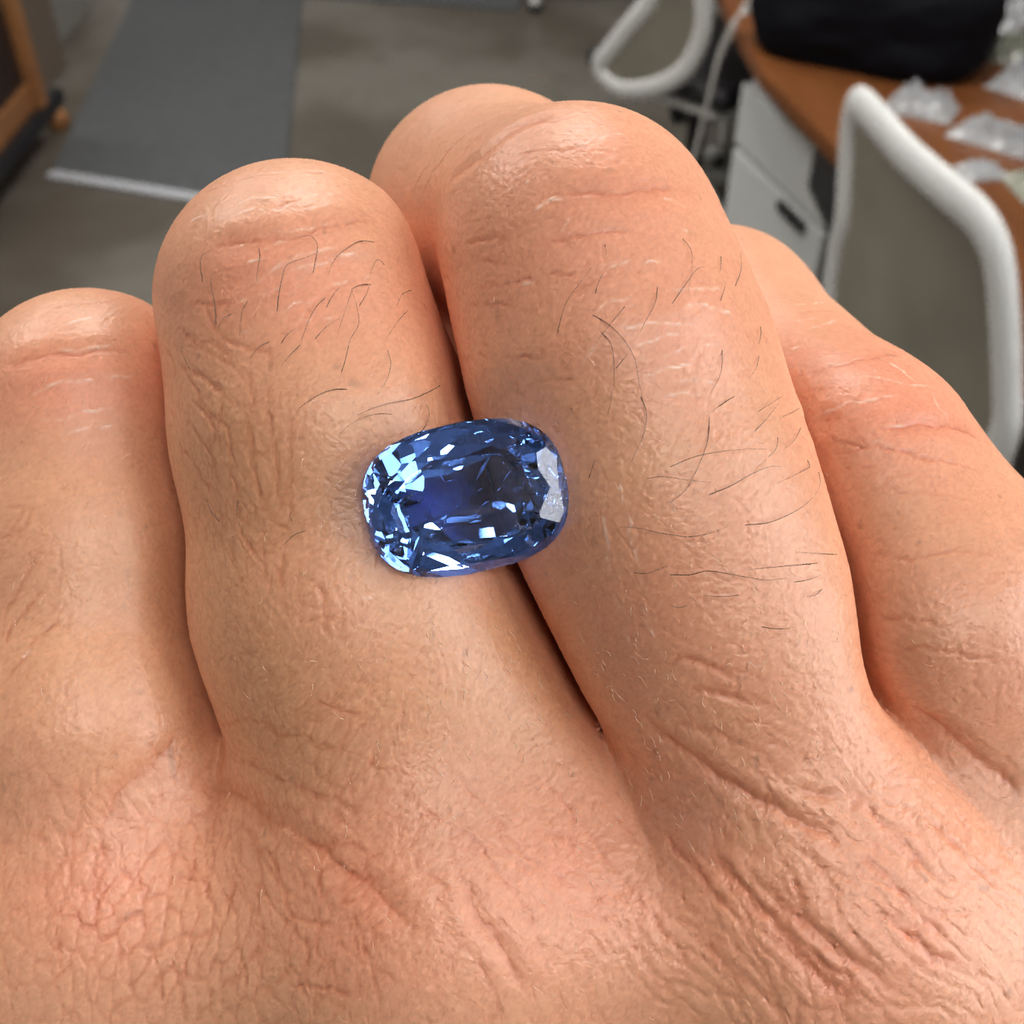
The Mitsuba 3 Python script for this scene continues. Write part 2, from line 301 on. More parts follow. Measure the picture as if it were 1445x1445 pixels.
# creases of the skin: kind (d fine groove, w broad fold, l pale dry line) and points on the back of the hand, in hundredths of a millimetre
CREASES = '''
d -1943 1897 -500 -1785 1958 -426 -1613 2009 -390 -1457 2012 -358 -1354 2037 -382
l -1573 2023 -392 -1355 2041 -387 -1153 2070 -470 -1021 2036 -501 -967 2011 -510
d -1351 2025 -369 -1174 2052 -437 -1060 2045 -487 -980 2017 -507
l -1641 1802 -233 -1505 1831 -218 -1373 1844 -218 -1273 1872 -245
l -1243 1833 -225 -1122 1878 -289 -976 1906 -388
l -1600 1714 -176 -1522 1754 -178 -1442 1759 -172 -1338 1766 -176 -1242 1825 -220
d -1376 1758 -170 -1315 1790 -190 -1240 1809 -211
l -1927 1735 -352 -1783 1759 -269
w -1783 1498 -176 -1682 1529 -141 -1585 1549 -118 -1478 1552 -102 -1348 1558 -100 -1223 1596 -124 -1101 1634 -168 -981 1685 -241 -862 1725 -340 -802 1736 -400
d -1784 1505 -178 -1683 1536 -142 -1586 1556 -120 -1478 1559 -103 -1348 1565 -101 -1223 1603 -126 -1101 1641 -171 -981 1693 -244 -862 1732 -344 -802 1741 -403
l -1479 1579 -108 -1351 1613 -114 -1200 1640 -142 -1030 1693 -220
l -1652 1492 -124 -1518 1553 -107
l -1436 1510 -90 -1347 1544 -97 -1273 1587 -114
l -1526 1419 -86 -1421 1449 -79
l -1510 1313 -76 -1418 1331 -67 -1317 1416 -76 -1193 1474 -102 -1071 1524 -147 -974 1549 -196
l -1290 1364 -72 -1216 1406 -87 -1105 1432 -117 -1020 1467 -154
l -1008 1475 -161 -912 1522 -222
l -1099 1263 -83 -1051 1300 -104 -966 1341 -145 -882 1364 -193 -761 1390 -282
l -1589 1192 -83 -1495 1227 -64 -1390 1251 -55 -1237 1285 -63
l -1334 1126 -37 -1209 1186 -50 -1085 1230 -80
l -1218 1087 -33 -1106 1109 -51 -958 1123 -93
l -1545 1033 -59 -1437 1036 -36
d -1922 1210 -247 -1703 1186 -122 -1603 1193 -87
d -2014 1125 -330 -1907 1030 -240 -1808 953 -171 -1669 877 -92 -1552 792 -36 -1479 686 1
d -1944 863 -276 -1856 813 -201 -1742 751 -120 -1619 640 -46 -1546 598 -14
d -1840 996 -192 -1746 974 -135 -1626 887 -74
d -1778 1200 -157 -1732 1091 -131 -1686 970 -106 -1597 873 -62
d -2000 937 -329 -1908 805 -244 -1820 678 -166 -1738 581 -106
d -1702 1062 -117 -1628 979 -82 -1529 935 -46 -1379 891 -8 -1322 785 19
d -2106 1009 -451 -2022 887 -356 -2004 777 -339
d -1401 761 10 -1370 632 32 -1369 504 38 -1359 353 25
d -1497 816 -22 -1465 685 5 -1450 582 18
d -1697 787 -98 -1663 668 -69 -1676 539 -70 -1695 386 -90
d -1889 684 -222 -1802 598 -149 -1707 489 -88 -1680 372 -84
d -1589 625 -32 -1647 538 -55 -1677 462 -72
w -408 1986 -543 -330 2044 -437 -201 2082 -279 -96 2166 -245 42 2255 -226 179 2297 -201 281 2307 -181
d -408 1986 -543 -330 2044 -437 -201 2082 -279 -96 2166 -245 42 2255 -226 178 2283 -187 280 2293 -167
d -583 2205 -1151 -477 2309 -1045 -359 2434 -1013 -222 2513 -962 -68 2578 -929 87 2731 -1161
d -702 2129 -1371 -632 2260 -1269 -527 2399 -1203
d -604 2110 -1164 -538 2222 -1078 -436 2336 -1008
l -69 2612 -997 27 2639 -993 83 2707 -1114
l 107 2059 -41 207 2052 -4 322 2053 17 439 2092 1 542 2138 -37 628 2151 -66 669 2109 -50
d -27 2041 -100 107 2041 -31 206 2038 3 321 2038 24 438 2075 10
d -98 2251 -342 42 2269 -241 245 2259 -140 382 2299 -159
w 171 1734 89 301 1760 112 431 1784 117 562 1769 111 696 1796 76 872 1828 -7 1064 1856 -160
d 171 1734 89 301 1760 112 431 1784 117 562 1769 111 696 1796 76 872 1828 -7 1064 1856 -160
l 122 1671 82 203 1723 100 333 1751 118
l 73 1842 31 98 1875 32
l 251 1510 136 299 1591 136 332 1640 135
l 834 1767 31 923 1764 -14 994 1721 -41
l 859 1564 85 985 1590 15 1120 1617 -92
d -339 1557 -264 -230 1560 -133 -127 1555 -44 7 1550 40
d -340 1440 -282 -196 1434 -104 -93 1406 -18 7 1408 47
d -231 1291 -145 -59 1285 8 105 1298 103 298 1308 169 457 1302 197
d 186 1481 121 299 1507 147 428 1520 162 590 1546 155 756 1545 124
l 40 1263 71 170 1300 130
l 490 1334 194 619 1360 188 751 1373 167 887 1399 121
d 265 1178 173 425 1253 200 553 1301 201
l 423 1072 222 503 1119 227 583 1151 226 664 1177 220
l 845 1191 189 965 1233 140 1128 1259 51 1263 1254 -47
l 876 1108 198 1014 1151 141 1157 1132 70 1291 1099 -22
d -267 1199 -198 -127 1179 -46 7 1151 54
l 550 1004 243 710 1021 238 874 1027 206 1045 1021 145
l 662 909 240 808 959 224 941 981 188
l 743 798 230 874 865 210 1044 922 155 1225 937 59
l 711 735 228 841 784 217 991 805 180
d -311 919 -406 -144 890 -74 40 868 76 169 851 144
l 874 705 210 1007 725 179 1145 698 133
d -60 701 -40 105 720 83 266 727 159 361 731 190
l 825 624 216 940 658 199 1074 645 165
l 376 802 205 423 864 222 470 926 235
l 1895 1999 -2238 2080 2025 -2347
l 1961 1682 -1858 2174 1726 -2012
l 1966 1576 -1704 2182 1643 -1877
l 1962 1447 -1522 2149 1482 -1601 2392 1520 -1857
d 1973 1364 -1407 2161 1410 -1493 2411 1395 -1637
l 1954 1310 -1333 2126 1337 -1370
l 1918 1217 -1194 2089 1264 -1238 2326 1359 -1494
l 1836 1063 -1026 1945 1108 -1000
w 1819 863 -812 1910 890 -735 2012 923 -701 2158 950 -694 2326 986 -753 2524 1015 -892
d 1819 863 -812 1910 890 -735 2012 923 -701 2158 950 -694 2326 986 -753 2524 1015 -892
l 1951 929 -746 2088 952 -708 2203 972 -721 2332 998 -773
l 2159 843 -582 2301 824 -570 2447 788 -574 2647 781 -668
l 2326 986 -753 2407 900 -667 2516 802 -612
l 1840 564 -611 1957 628 -510 2088 669 -471 2230 686 -467 2365 707 -495
w 1727 517 -257 1921 556 -511 2012 569 -455
d 1727 517 -257 1921 556 -511 2012 569 -455
w 2202 501 -385 2387 521 -408 2591 526 -477 2818 499 -592 2931 438 -643
d 2202 501 -385 2387 521 -408 2591 526 -477 2818 499 -592 2931 438 -643
l 2204 514 -389 2389 534 -413
d 1865 542 -569 1972 425 -442 2110 386 -372 2262 385 -354 2471 314 -349 2701 281 -395
d 2027 568 -447 2067 476 -403 2126 385 -368
l 2584 745 -600 2621 650 -555 2690 559 -545
d 1800 239 -210 2030 263 -398 2185 261 -333
d -2996 1182 -722 -2940 1291 -808 -2820 1336 -860 -2665 1370 -953 -2566 1423 -1150
l -2869 1155 -695 -2714 1226 -771 -2540 1291 -938
w -3191 917 -644 -3035 923 -601 -2899 969 -602 -2726 983 -625 -2567 1011 -690 -2392 1028 -855
d -3191 917 -644 -3035 923 -601 -2899 969 -602 -2726 983 -625 -2567 1011 -690 -2392 1028 -855
l -2879 990 -610 -2690 1026 -651 -2481 1056 -773
l -2970 713 -557 -2815 793 -565 -2628 821 -608 -2457 851 -705 -2389 865 -776
l -2915 553 -535 -2762 577 -546 -2639 625 -579 -2484 654 -652
l -2737 497 -541 -2595 523 -581 -2461 551 -652
d -3121 135 -493 -3035 45 -451 -2961 23 -435 -2999 -88 -422 -3065 -265 -420
d -3092 -177 -432 -3020 -132 -420 -2931 -66 -417 -2872 45 -435
d -3079 -662 -403 -2989 -530 -400 -2899 -353 -397 -2835 -220 -400
d -3054 -854 -348 -3002 -704 -379 -2917 -595 -386 -2789 -441 -396
d -3007 -1021 -296 -2910 -873 -322 -2816 -745 -356 -2677 -639 -393
l -2921 -873 -323 -2851 -809 -337
w -1992 -1374 -697 -2068 -1409 -570 -2149 -1497 -492 -2186 -1566 -467 -2284 -1611 -408 -2361 -1706 -374 -2424 -1831 -348 -2461 -1928 -329
d -1992 -1374 -697 -2068 -1409 -570 -2149 -1497 -492 -2186 -1566 -467 -2284 -1611 -408 -2361 -1706 -374 -2424 -1831 -348 -2461 -1928 -329
d -2180 -1567 -471 -2161 -1630 -482 -2118 -1765 -488 -2096 -1879 -466 -2058 -1989 -438 -2025 -2031 -429
w -1975 -1537 -667 -1925 -1671 -652 -1844 -1728 -635 -1683 -1719 -482 -1568 -1750 -374 -1426 -1807 -261 -1293 -1853 -174 -1181 -1899 -112 -1059 -1944 -54 -896 -2007 9
d -1975 -1537 -667 -1925 -1671 -652 -1844 -1728 -635 -1683 -1719 -482 -1568 -1750 -374 -1426 -1807 -261 -1293 -1853 -174 -1181 -1899 -112 -1059 -1944 -54 -896 -2007 9
d -1936 -1683 -637 -1885 -1769 -618 -1789 -1810 -544 -1711 -1836 -473
d -1480 -1200 -184 -1373 -1280 -153 -1250 -1284 -104 -1175 -1279 -80 -1060 -1332 -63 -904 -1356 -47
d -1969 -1271 -810 -1775 -1288 -490 -1567 -1227 -250 -1417 -1224 -158 -1331 -1351 -153
d -1908 -1541 -756 -1704 -1515 -504 -1492 -1527 -300 -1342 -1562 -205 -1200 -1616 -138 -1050 -1645 -84 -904 -1690 -45
d -1625 -1873 -395 -1625 -2047 -338 -1645 -2180 -300 -1657 -2312 -261 -1679 -2417 -235
d -1090 -1881 -76 -1078 -2026 -47 -1097 -2146 -31
d -2256 -1819 -411 -2231 -2001 -380 -2231 -2135 -339 -2191 -2269 -304 -2134 -2429 -266
d -1966 -2060 -428 -1896 -2137 -392 -1838 -2223 -341 -1765 -2321 -287 -1696 -2393 -247
d -2032 -2198 -354 -1949 -2175 -372 -1853 -2224 -343
d -2461 -1928 -329 -2428 -2041 -319 -2473 -2174 -283 -2448 -2309 -255 -2414 -2391 -242
d -2612 -1833 -304 -2606 -2032 -290 -2595 -2197 -263
d -2646 -2263 -247 -2571 -2332 -238 -2493 -2442 -224 -2386 -2392 -245 -2338 -2314 -269
d -2350 -2528 -225 -2289 -2667 -215 -2232 -2768 -214 -2134 -2699 -222
d -2146 -2455 -258 -2095 -2390 -279 -1993 -2276 -324
d -1887 -2455 -260 -1896 -2535 -243 -1848 -2628 -224 -1772 -2693 -208
d -1460 -2388 -158 -1471 -2496 -144 -1482 -2633 -133
d -1314 -2126 -138 -1304 -2335 -91 -1314 -2496 -72
d -1289 -2319 -87 -1150 -2323 -21 -1002 -2315 36
d -1311 -2659 -60 -1189 -2691 -5 -1040 -2665 56 -938 -2683 92 -881 -2655 110
d -1179 -2367 -27 -1161 -2496 -2 -1189 -2677 -5
d -1578 -2538 -178 -1543 -2697 -150 -1529 -2882 -152
d -1559 -2325 -217 -1475 -2391 -165 -1378 -2441 -110 -1298 -2507 -64
d -1436 -1960 -244 -1381 -2058 -190 -1329 -2142 -143
d -2680 -2370 -225 -2642 -2547 -200 -2623 -2686 -190
d -2361 -2596 -215 -2427 -2705 -201 -2483 -2832 -197
d -1908 -2589 -234 -1919 -2770 -221 -1923 -2992 -235
d -2049 -2700 -225 -2049 -2872 -224
w -1331 -1847 -197 -1215 -1895 -128 -1086 -1927 -67 -977 -1995 -17 -872 -2048 24 -785 -2104 56 -665 -2203 99 -564 -2290 130 -497 -2371 150
d -1331 -1847 -197 -1215 -1895 -128 -1086 -1927 -67 -977 -1995 -17 -872 -2048 24 -785 -2104 56 -665 -2203 99 -564 -2290 130 -497 -2371 150
d -415 -1394 -86 -315 -1496 -91 -230 -1596 -85 -129 -1710 -71 -61 -1851 -36 6 -1959 -9
d -428 -1698 -28 -311 -1795 -14 -194 -1875 -4 -94 -1999 23 22 -2139 49 121 -2279 71 169 -2388 87
w -291 -2006 51 -240 -2112 79 -190 -2233 108 -108 -2341 124 -27 -2451 133 38 -2579 139 136 -2746 127
d -291 -2006 51 -240 -2112 79 -190 -2233 108 -108 -2341 124 -27 -2451 133 38 -2579 139 136 -2746 127
d -189 -2459 155 -124 -2585 163 -75 -2714 164 -43 -2814 156
d -522 -1973 52 -421 -2064 76 -339 -2110 86
d -902 -2174 42 -847 -2323 86 -793 -2457 119 -775 -2581 135 -691 -2733 156
d -982 -2415 59 -861 -2464 102 -759 -2516 133 -609 -2599 167
d -1179 -2381 -25 -1157 -2537 3 -1174 -2704 2
d -1302 -2662 -56 -1156 -2700 10 -979 -2687 79 -842 -2620 120
d -1086 -1943 -64 -1082 -2054 -43 -1076 -2210 -10
d -1129 -1063 -25 -1011 -1113 -20 -829 -1164 -26
d -1297 -1247 -112 -1104 -1341 -74 -915 -1369 -49 -748 -1452 -46 -564 -1487 -53 -415 -1460 -78
d -1332 -1556 -199 -1182 -1607 -130 -1003 -1643 -71 -846 -1716 -32
d -663 -1568 -39 -528 -1665 -28 -395 -1730 -23
d -196 -1629 -83 -28 -1822 -53 72 -1948 -26 206 -2016 -29
d 212 -1591 -199 314 -1690 -185 397 -1816 -148
d 381 -1785 -158 529 -1972 -101 659 -2123 -50 802 -2301 12 942 -2477 69 1089 -2652 120
d 540 -1703 -233 721 -1902 -149 892 -2102 -37 1089 -2277 78
d 731 -1704 -240 884 -1870 -100 1035 -2022 5 1103 -2075 45
d 374 -2040 -52 505 -2210 -11 618 -2363 23 763 -2564 59 876 -2755 73
w 718 -1145 -66 821 -1247 -41 938 -1331 -10 1069 -1415 21 1199 -1514 47 1341 -1580 82 1469 -1647 109 1582 -1715 132 1752 -1782 155 1906 -1877 180
r 718 -1145 -66 821 -1247 -41 938 -1331 -10 1069 -1415 21 1199 -1514 47 1341 -1580 82 1469 -1647 109 1582 -1715 132 1752 -1782 155 1906 -1877 180
r 874 -1175 14 1002 -1197 61 1160 -1234 95 1292 -1307 102 1410 -1366 106
r 965 -980 108 1136 -1003 143 1282 -1046 151 1431 -1077 145
r 792 -851 70 988 -811 148 1074 -854 159 1248 -911 171
r 1513 -1983 168 1564 -2090 200 1617 -2141 221
w 1264 -2006 98 1398 -2090 158 1505 -2162 201 1611 -2263 243 1717 -2351 277 1865 -2439 308 2017 -2546 327 2160 -2617 327
r 1264 -2006 98 1398 -2090 158 1505 -2162 201 1611 -2263 243 1717 -2351 277 1865 -2439 308 2017 -2546 327 2160 -2617 327
w 1072 -1902 1 1208 -2013 78 1314 -2140 139 1420 -2239 191 1551 -2391 249 1711 -2544 298 1874 -2675 326
r 1072 -1902 1 1208 -2013 78 1314 -2140 139 1420 -2239 191 1551 -2391 249 1711 -2544 298 1874 -2675 326
r 876 -1844 -110 1014 -1997 -10 1135 -2135 70 1283 -2255 148
r 933 -2285 26 1140 -2471 125 1303 -2590 191 1493 -2709 251
r 1816 -1474 89 1962 -1620 97 2087 -1762 121 2226 -1902 146 2380 -2057 166
r 1528 -1528 108 1705 -1571 115 1856 -1588 106
r 2005 -1663 103 2112 -1816 137 2248 -1969 167
r 2300 -1684 27 2444 -1829 44 2617 -2004 58 2809 -2148 32
r 1863 -1863 177 2004 -1945 196 2137 -2094 230 2246 -2217 250 2393 -2321 244
r 1984 -2143 255 2120 -2264 278 2262 -2377 284 2495 -2466 245
r 1607 -2345 256 1686 -2449 285 1890 -2534 320
w 2328 -1141 -214 2439 -1212 -180 2560 -1304 -171 2686 -1413 -176 2796 -1491 -178 2905 -1600 -178 2965 -1661 -174
r 2328 -1141 -214 2439 -1212 -180 2560 -1304 -171 2686 -1413 -176 2796 -1491 -178 2905 -1600 -178 2965 -1661 -174
d 945 -786 140 1120 -855 167 1297 -889 175 1482 -964 153
d 1087 -929 149 1229 -981 159 1411 -1055 149 1561 -1150 122
d 1236 -1149 127 1379 -1166 133 1526 -1241 118 1676 -1336 97
d 1720 117 -61 2013 134 -412 2177 141 -314 2356 121 -276 2644 83 -276 2953 25 -320
d 1887 386 -525 2012 359 -410 2192 396 -359 2384 356 -352 2584 299 -367 2849 243 -437
d 1939 -278 -171 2158 -243 -258 2310 -277 -149 2581 -219 -120 2861 -276 -117
d 2105 -673 -334 2213 -616 -140 2449 -641 -24 2719 -676 -8
d 2151 -816 -239 2366 -774 -49 2629 -825 -12 2903 -866 -45
l 589 309 190 595 166 188 625 6 186 662 -138 177 700 -300 158 721 -445 133
l 460 60 131 513 -66 137 533 -211 115 527 -340 78
l 575 -487 58 631 -634 44 678 -783 28
l 714 -519 113 770 -665 102 834 -810 98
d -1816 652 -161 -1745 579 -110 -1665 519 -64 -1615 428 -45 -1582 316 -46 -1561 227 -53
d -1691 621 -81 -1665 519 -64 -1719 420 -99 -1736 343 -122 -1703 230 -124 -1693 95 -149
d -1491 546 7 -1468 446 10 -1471 336 -3 -1452 226 -16 -1433 115 -30 -1414 -18 -43
d -1387 655 26 -1362 543 39 -1352 412 33 -1322 269 19 -1321 137 -2 -1307 4 -16
d -1261 597 49 -1239 444 48 -1249 269 28 -1253 115 4 -1245 -52 -10
d -1624 228 -81 -1589 172 -77 -1571 49 -93 -1563 -86 -107
d -1414 -30 -44 -1427 -175 -55 -1414 -286 -44 -1376 -374 -25
d -1308 -218 -19 -1300 -329 -8 -1305 -418 -3
d -1227 -240 -2 -1202 -361 13 -1195 -493 21 -1195 -604 21
d -1905 544 -234 -1817 425 -165 -1738 321 -127 -1691 207 -122
d -1994 436 -337 -1899 327 -251 -1805 187 -204 -1731 50 -184
d -1563 -86 -107 -1514 -187 -89 -1438 -287 -52
d -1402 -30 -41 -1320 -74 -24 -1251 -107 -12
d -1320 -202 -23 -1367 -191 -36 -1427 -175 -55
d -1089 -372 24 -1066 -492 32 -1054 -591 34 -1055 -702 30
d -1166 -625 25 -1066 -591 33 -934 -625 30
d -1643 -155 -156 -1589 -312 -120 -1561 -413 -100
l -839 -318 0 -763 -329 -16 -699 -319 -36
l -858 -482 18 -761 -473 -2 -686 -452 -25
'''
HAIRS = '''
-1769 1503 -170 -1800 1473 -180 -1802 1412 -174 -1793 1332 -165
-1449 1510 -91 -1438 1456 -81 -1448 1377 -73 -1454 1311 -68
-1705 1383 -130 -1731 1359 -138 -1729 1300 -136 -1711 1207 -126 -1702 1075 -117
-1222 1575 -119 -1160 1586 -136 -1121 1547 -136 -1119 1492 -124 -1140 1369 -95
-1131 1478 -118 -1204 1440 -94 -1279 1404 -78 -1302 1337 -67 -1322 1244 -53 -1335 1139 -39
-818 1602 -316 -891 1590 -258 -949 1538 -206 -1008 1475 -161 -1037 1417 -136 -1053 1361 -117
-758 1464 -314 -777 1489 -308 -801 1477 -284 -817 1423 -253 -833 1371 -224
-1508 1201 -64 -1533 1144 -65 -1543 1053 -60 -1547 988 -56
-1609 1134 -85 -1651 1098 -98 -1680 1048 -107
-1067 1224 -83 -1108 1176 -64 -1149 1088 -40 -1189 968 -12
-983 1298 -127 -1024 1240 -99 -1059 1171 -74
-825 1329 -215 -868 1321 -188 -916 1290 -154 -924 1262 -143 -953 1150 -102 -991 1013 -54
-825 1326 -215 -841 1257 -183 -881 1190 -142
-921 1276 -148 -894 1196 -138 -873 1074 -111 -916 976 -65 -941 854 -22 -963 788 0
-609 1342 -440 -648 1290 -352 -680 1195 -273
-620 1201 -340 -664 1111 -249 -721 1005 -163
-1375 963 -18 -1427 931 -21 -1485 855 -24
-1925 979 -256 -1926 927 -258 -1882 829 -222
-1200 942 -7 -1249 876 7 -1298 818 15
-982 1101 -79 -1054 1044 -47 -1114 982 -22
-1223 1034 -23 -1266 994 -16 -1303 955 -10
-718 935 -137 -693 855 -123 -706 760 -87 -758 665 -42
-930 691 11 -991 689 25 -1065 662 39 -1139 617 50 -1189 579 54
-432 751 -345 -491 699 -237 -575 650 -147 -697 616 -68 -794 580 -22 -867 545 4
-685 559 -74 -758 555 -38 -843 527 -4 -916 481 17 -966 436 26
-514 642 -200 -484 592 -227 -495 511 -206 -532 463 -172
434 1332 190 377 1254 192 297 1143 185 265 1046 184 249 982 182
497 1301 199 465 1235 207 456 1194 211
508 1468 173 516 1384 187
615 1118 231 550 1037 240 486 957 239 423 864 222
439 1071 225 518 1021 239 597 940 243 662 830 236 687 703 227 712 591 220 720 512 216
486 973 239 534 909 239 551 783 229 544 656 214 522 530 194
796 1231 190 780 1138 213 726 1037 235 694 973 240
1090 1379 29 1024 1344 79 967 1268 129 877 1142 191
954 1531 52 995 1465 53 999 1376 81 964 1198 150
1195 1464 -85 1173 1348 -15
1353 1536 -319 1325 1402 -187 1277 1294 -77
1207 1299 -20 1169 1185 49
630 861 239 567 782 230
1168 898 98 1147 764 125 1074 629 167
1441 1073 -167 1407 960 -92
1412 890 -76 1375 816 -23 1331 751 25
1232 644 103 1142 582 151
323 574 147 332 534 141
1231 639 105 1161 599 141 1064 524 181
1549 663 -121 1448 605 -13 1380 563 46
1519 621 -74 1418 518 39 1351 450 96
1687 610 -253 1608 570 -131 1531 540 -48
1671 487 -156 1609 415 -64 1522 345 26
1416 351 88 1265 343 156 1114 326 201 985 298 223 860 245 230
1495 419 22 1468 352 58 1402 295 107 1350 249 140
1504 252 61 1420 250 107 1299 203 166 1184 139 205 1073 94 226
1692 296 -94 1699 258 -88 1612 218 -2 1478 160 94
1082 524 177 1069 398 198 1021 272 222 948 130 234 860 50 231
1747 127 -90 1668 61 -4 1554 -3 80 1410 -57 151 1276 -71 193
737 183 220 824 192 230 948 174 233 1110 157 218
583 -81 162 687 -87 192 809 -114 212 950 -136 223
958 -136 224 1056 -119 224 1164 -83 215
1854 -242 -73 1735 -233 18 1586 -221 96
1709 -287 45 1563 -293 116 1406 -303 169 1275 -315 196
675 -336 141 744 -335 163 847 -294 194
866 -343 190 971 -342 204 1058 -320 211 1166 -333 207 1312 -360 191 1405 -370 173 1511 -363 143
1726 -351 49 1641 -375 95 1560 -387 129
1732 -432 63 1678 -457 93 1626 -468 116
1239 -454 199 1149 -458 202 1052 -454 199
956 -513 181 913 -523 171 861 -509 161
701 627 222 728 539 217 711 415 213 650 273 203
458 293 149 424 186 125
1779 233 -172 1752 127 -95
1554 -632 152 1458 -639 175 1366 -628 189
-1772 73 -208 -1741 4 -201 -1702 -53 -183
-1570 71 -88 -1573 -7 -103 -1557 -86 -104
-1172 -107 -4 -1228 -129 -9 -1274 -174 -15 -1314 -213 -21
-1244 4 -7 -1245 -52 -10
'''


def polyline(text):
    return np.array(text.split(), float).reshape(-1, 3) * 0.01


def dense(p, step=0.05):
    n = max(4, int(np.linalg.norm(np.diff(p, axis=0), axis=1).sum() / step))
    return spline(p, n) if len(p) > 2 else p[0] + (p[1] - p[0]) * np.linspace(0, 1, n)[:, None]


hn = vertex_normals(hv, hf)
lift = np.zeros(len(hv))            # relief along the normal, mm
tone = np.zeros(len(hv))            # crease pigment plus painted-in subsurface shading
pale = np.zeros(len(hv))
work = np.where((finest(hv) < FINE * 1.4) & (hn[:, 2] > -0.35))[0]
P2 = hv[work]
bumpy = meshkit.noise(P2 * 2.1, 5)
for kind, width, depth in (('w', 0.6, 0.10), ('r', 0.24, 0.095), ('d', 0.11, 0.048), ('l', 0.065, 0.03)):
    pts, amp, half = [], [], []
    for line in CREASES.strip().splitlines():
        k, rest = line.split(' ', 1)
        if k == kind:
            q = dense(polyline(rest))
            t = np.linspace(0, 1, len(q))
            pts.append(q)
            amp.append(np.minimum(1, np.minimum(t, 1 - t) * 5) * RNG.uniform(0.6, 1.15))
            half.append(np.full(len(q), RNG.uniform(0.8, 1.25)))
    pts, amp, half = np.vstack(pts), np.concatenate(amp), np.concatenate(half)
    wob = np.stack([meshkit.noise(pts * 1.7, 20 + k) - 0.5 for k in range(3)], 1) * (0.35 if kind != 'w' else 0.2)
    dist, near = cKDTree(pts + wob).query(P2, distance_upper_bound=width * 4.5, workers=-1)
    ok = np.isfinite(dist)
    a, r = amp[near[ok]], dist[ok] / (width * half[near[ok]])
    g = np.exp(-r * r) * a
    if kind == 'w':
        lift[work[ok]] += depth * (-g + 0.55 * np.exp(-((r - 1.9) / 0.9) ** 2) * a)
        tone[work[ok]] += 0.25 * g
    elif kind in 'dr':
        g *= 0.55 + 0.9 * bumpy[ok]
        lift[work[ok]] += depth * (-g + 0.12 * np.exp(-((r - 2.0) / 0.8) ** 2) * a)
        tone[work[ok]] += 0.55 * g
    else:
        g *= np.clip(2.4 * bumpy[ok] - 0.2, 0, 1.2)
        lift[work[ok]] += depth * g
        pale[work[ok]] += g


def cells(x, y, angle, long, wide, seed, jitter=0.85):
    """A net of cells drawn out along the angle: (second - first distance) in cell widths, a random number per cell."""
    c, s = math.cos(math.radians(angle)), math.sin(math.radians(angle))
    u, v = (x * c + y * s) / long, (-x * s + y * c) / wide
    rng = np.random.default_rng(seed)
    gx, gy = np.meshgrid(np.arange(math.floor(u.min()) - 1, u.max() + 2), np.arange(math.floor(v.min()) - 1, v.max() + 2), indexing='ij')
    g = np.stack([gx, gy], -1).reshape(-1, 2)
    g[:, 0] += 0.5 * (np.round(g[:, 1]) % 2)
    g = g + (rng.random(g.shape) - 0.5) * jitter
    d, i = cKDTree(g).query(np.stack([u, v], 1), k=2, workers=-1)
    return d[:, 1] - d[:, 0], rng.random(len(g))[i[:, 0]]


X, Y = P2[:, 0], P2[:, 1]
warp = [meshkit.noise(P2 * 0.25, 31) - 0.5, meshkit.noise(P2 * 0.25, 32) - 0.5]
fine_warp = [meshkit.noise(P2 * 1.3, 33) - 0.5, meshkit.noise(P2 * 1.3, 34) - 0.5]
NETS = [  # centre, spread, angle, cell length, cell width, depth, groove darkening: how the skin is netted from place to place
    (-20, -24, 13, 9, 97, 2.1, 0.95, 0.115, 0.52),
    (-9, -19, 6, 8, 80, 1.5, 0.9, 0.060, 0.40),
    (-16, 0, 5, 9, 103, 1.2, 0.55, 0.060, 0.34),
    (-13, -11, 8, 7, 85, 0.95, 0.6, 0.050, 0.26),
    (-28, -6, 5, 9, 85, 1.3, 0.7, 0.030, 0.14),
    (-27, -16, 6, 6, 100, 1.6, 0.8, 0.050, 0.22),
    (18, -25, 13, 12, -44, 4.5, 0.95, 0.17, 0.22),
    (18, -24, 13, 11, -62, 1.0, 0.45, 0.045, 0.12),
    (16, -14, 8, 5, -22, 1.5, 0.55, 0.065, 0.18),
    (11, -2, 7, 8, -6, 0.95, 0.42, 0.055, 0.16),
    (25, -9, 6, 8, -14, 1.7, 0.5, 0.060, 0.15),
    (3, -22, 9, 9, -60, 2.6, 0.9, 0.040, 0.16),
    (4, 10, 30, 40, 5, 1.1, 0.5, 0.020, 0.07),
    (0, 0, 200, 200, 60, 0.46, 0.36, 0.034, 0.17),
    (-8, -6, 22, 26, 82, 1.3, 0.30, 0.030, 0.12),
    (16, -2, 16, 20, -4, 1.2, 0.30, 0.030, 0.10),
]
for n, (cx, cy, sx, sy, ang, lo, wi, dep, net_tone) in enumerate(NETS):
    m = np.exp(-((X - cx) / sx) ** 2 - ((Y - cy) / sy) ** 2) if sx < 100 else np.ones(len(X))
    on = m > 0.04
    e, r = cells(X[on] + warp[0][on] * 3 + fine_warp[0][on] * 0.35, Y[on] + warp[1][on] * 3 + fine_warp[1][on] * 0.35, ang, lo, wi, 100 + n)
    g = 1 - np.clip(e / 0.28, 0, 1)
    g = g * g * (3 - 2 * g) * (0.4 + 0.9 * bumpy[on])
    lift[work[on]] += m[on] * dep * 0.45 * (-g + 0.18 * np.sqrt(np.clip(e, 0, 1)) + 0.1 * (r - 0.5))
    tone[work[on]] += m[on] * net_tone * g
fade = np.clip((hn[work, 2] + 0.35) / 0.4, 0, 1)
lift[work] *= fade
lift[work] += 0.012 * (meshkit.noise(P2 * 6.0, 41) - 0.5)
hv = hv + hn * np.clip(lift, -0.4, 0.3)[:, None]

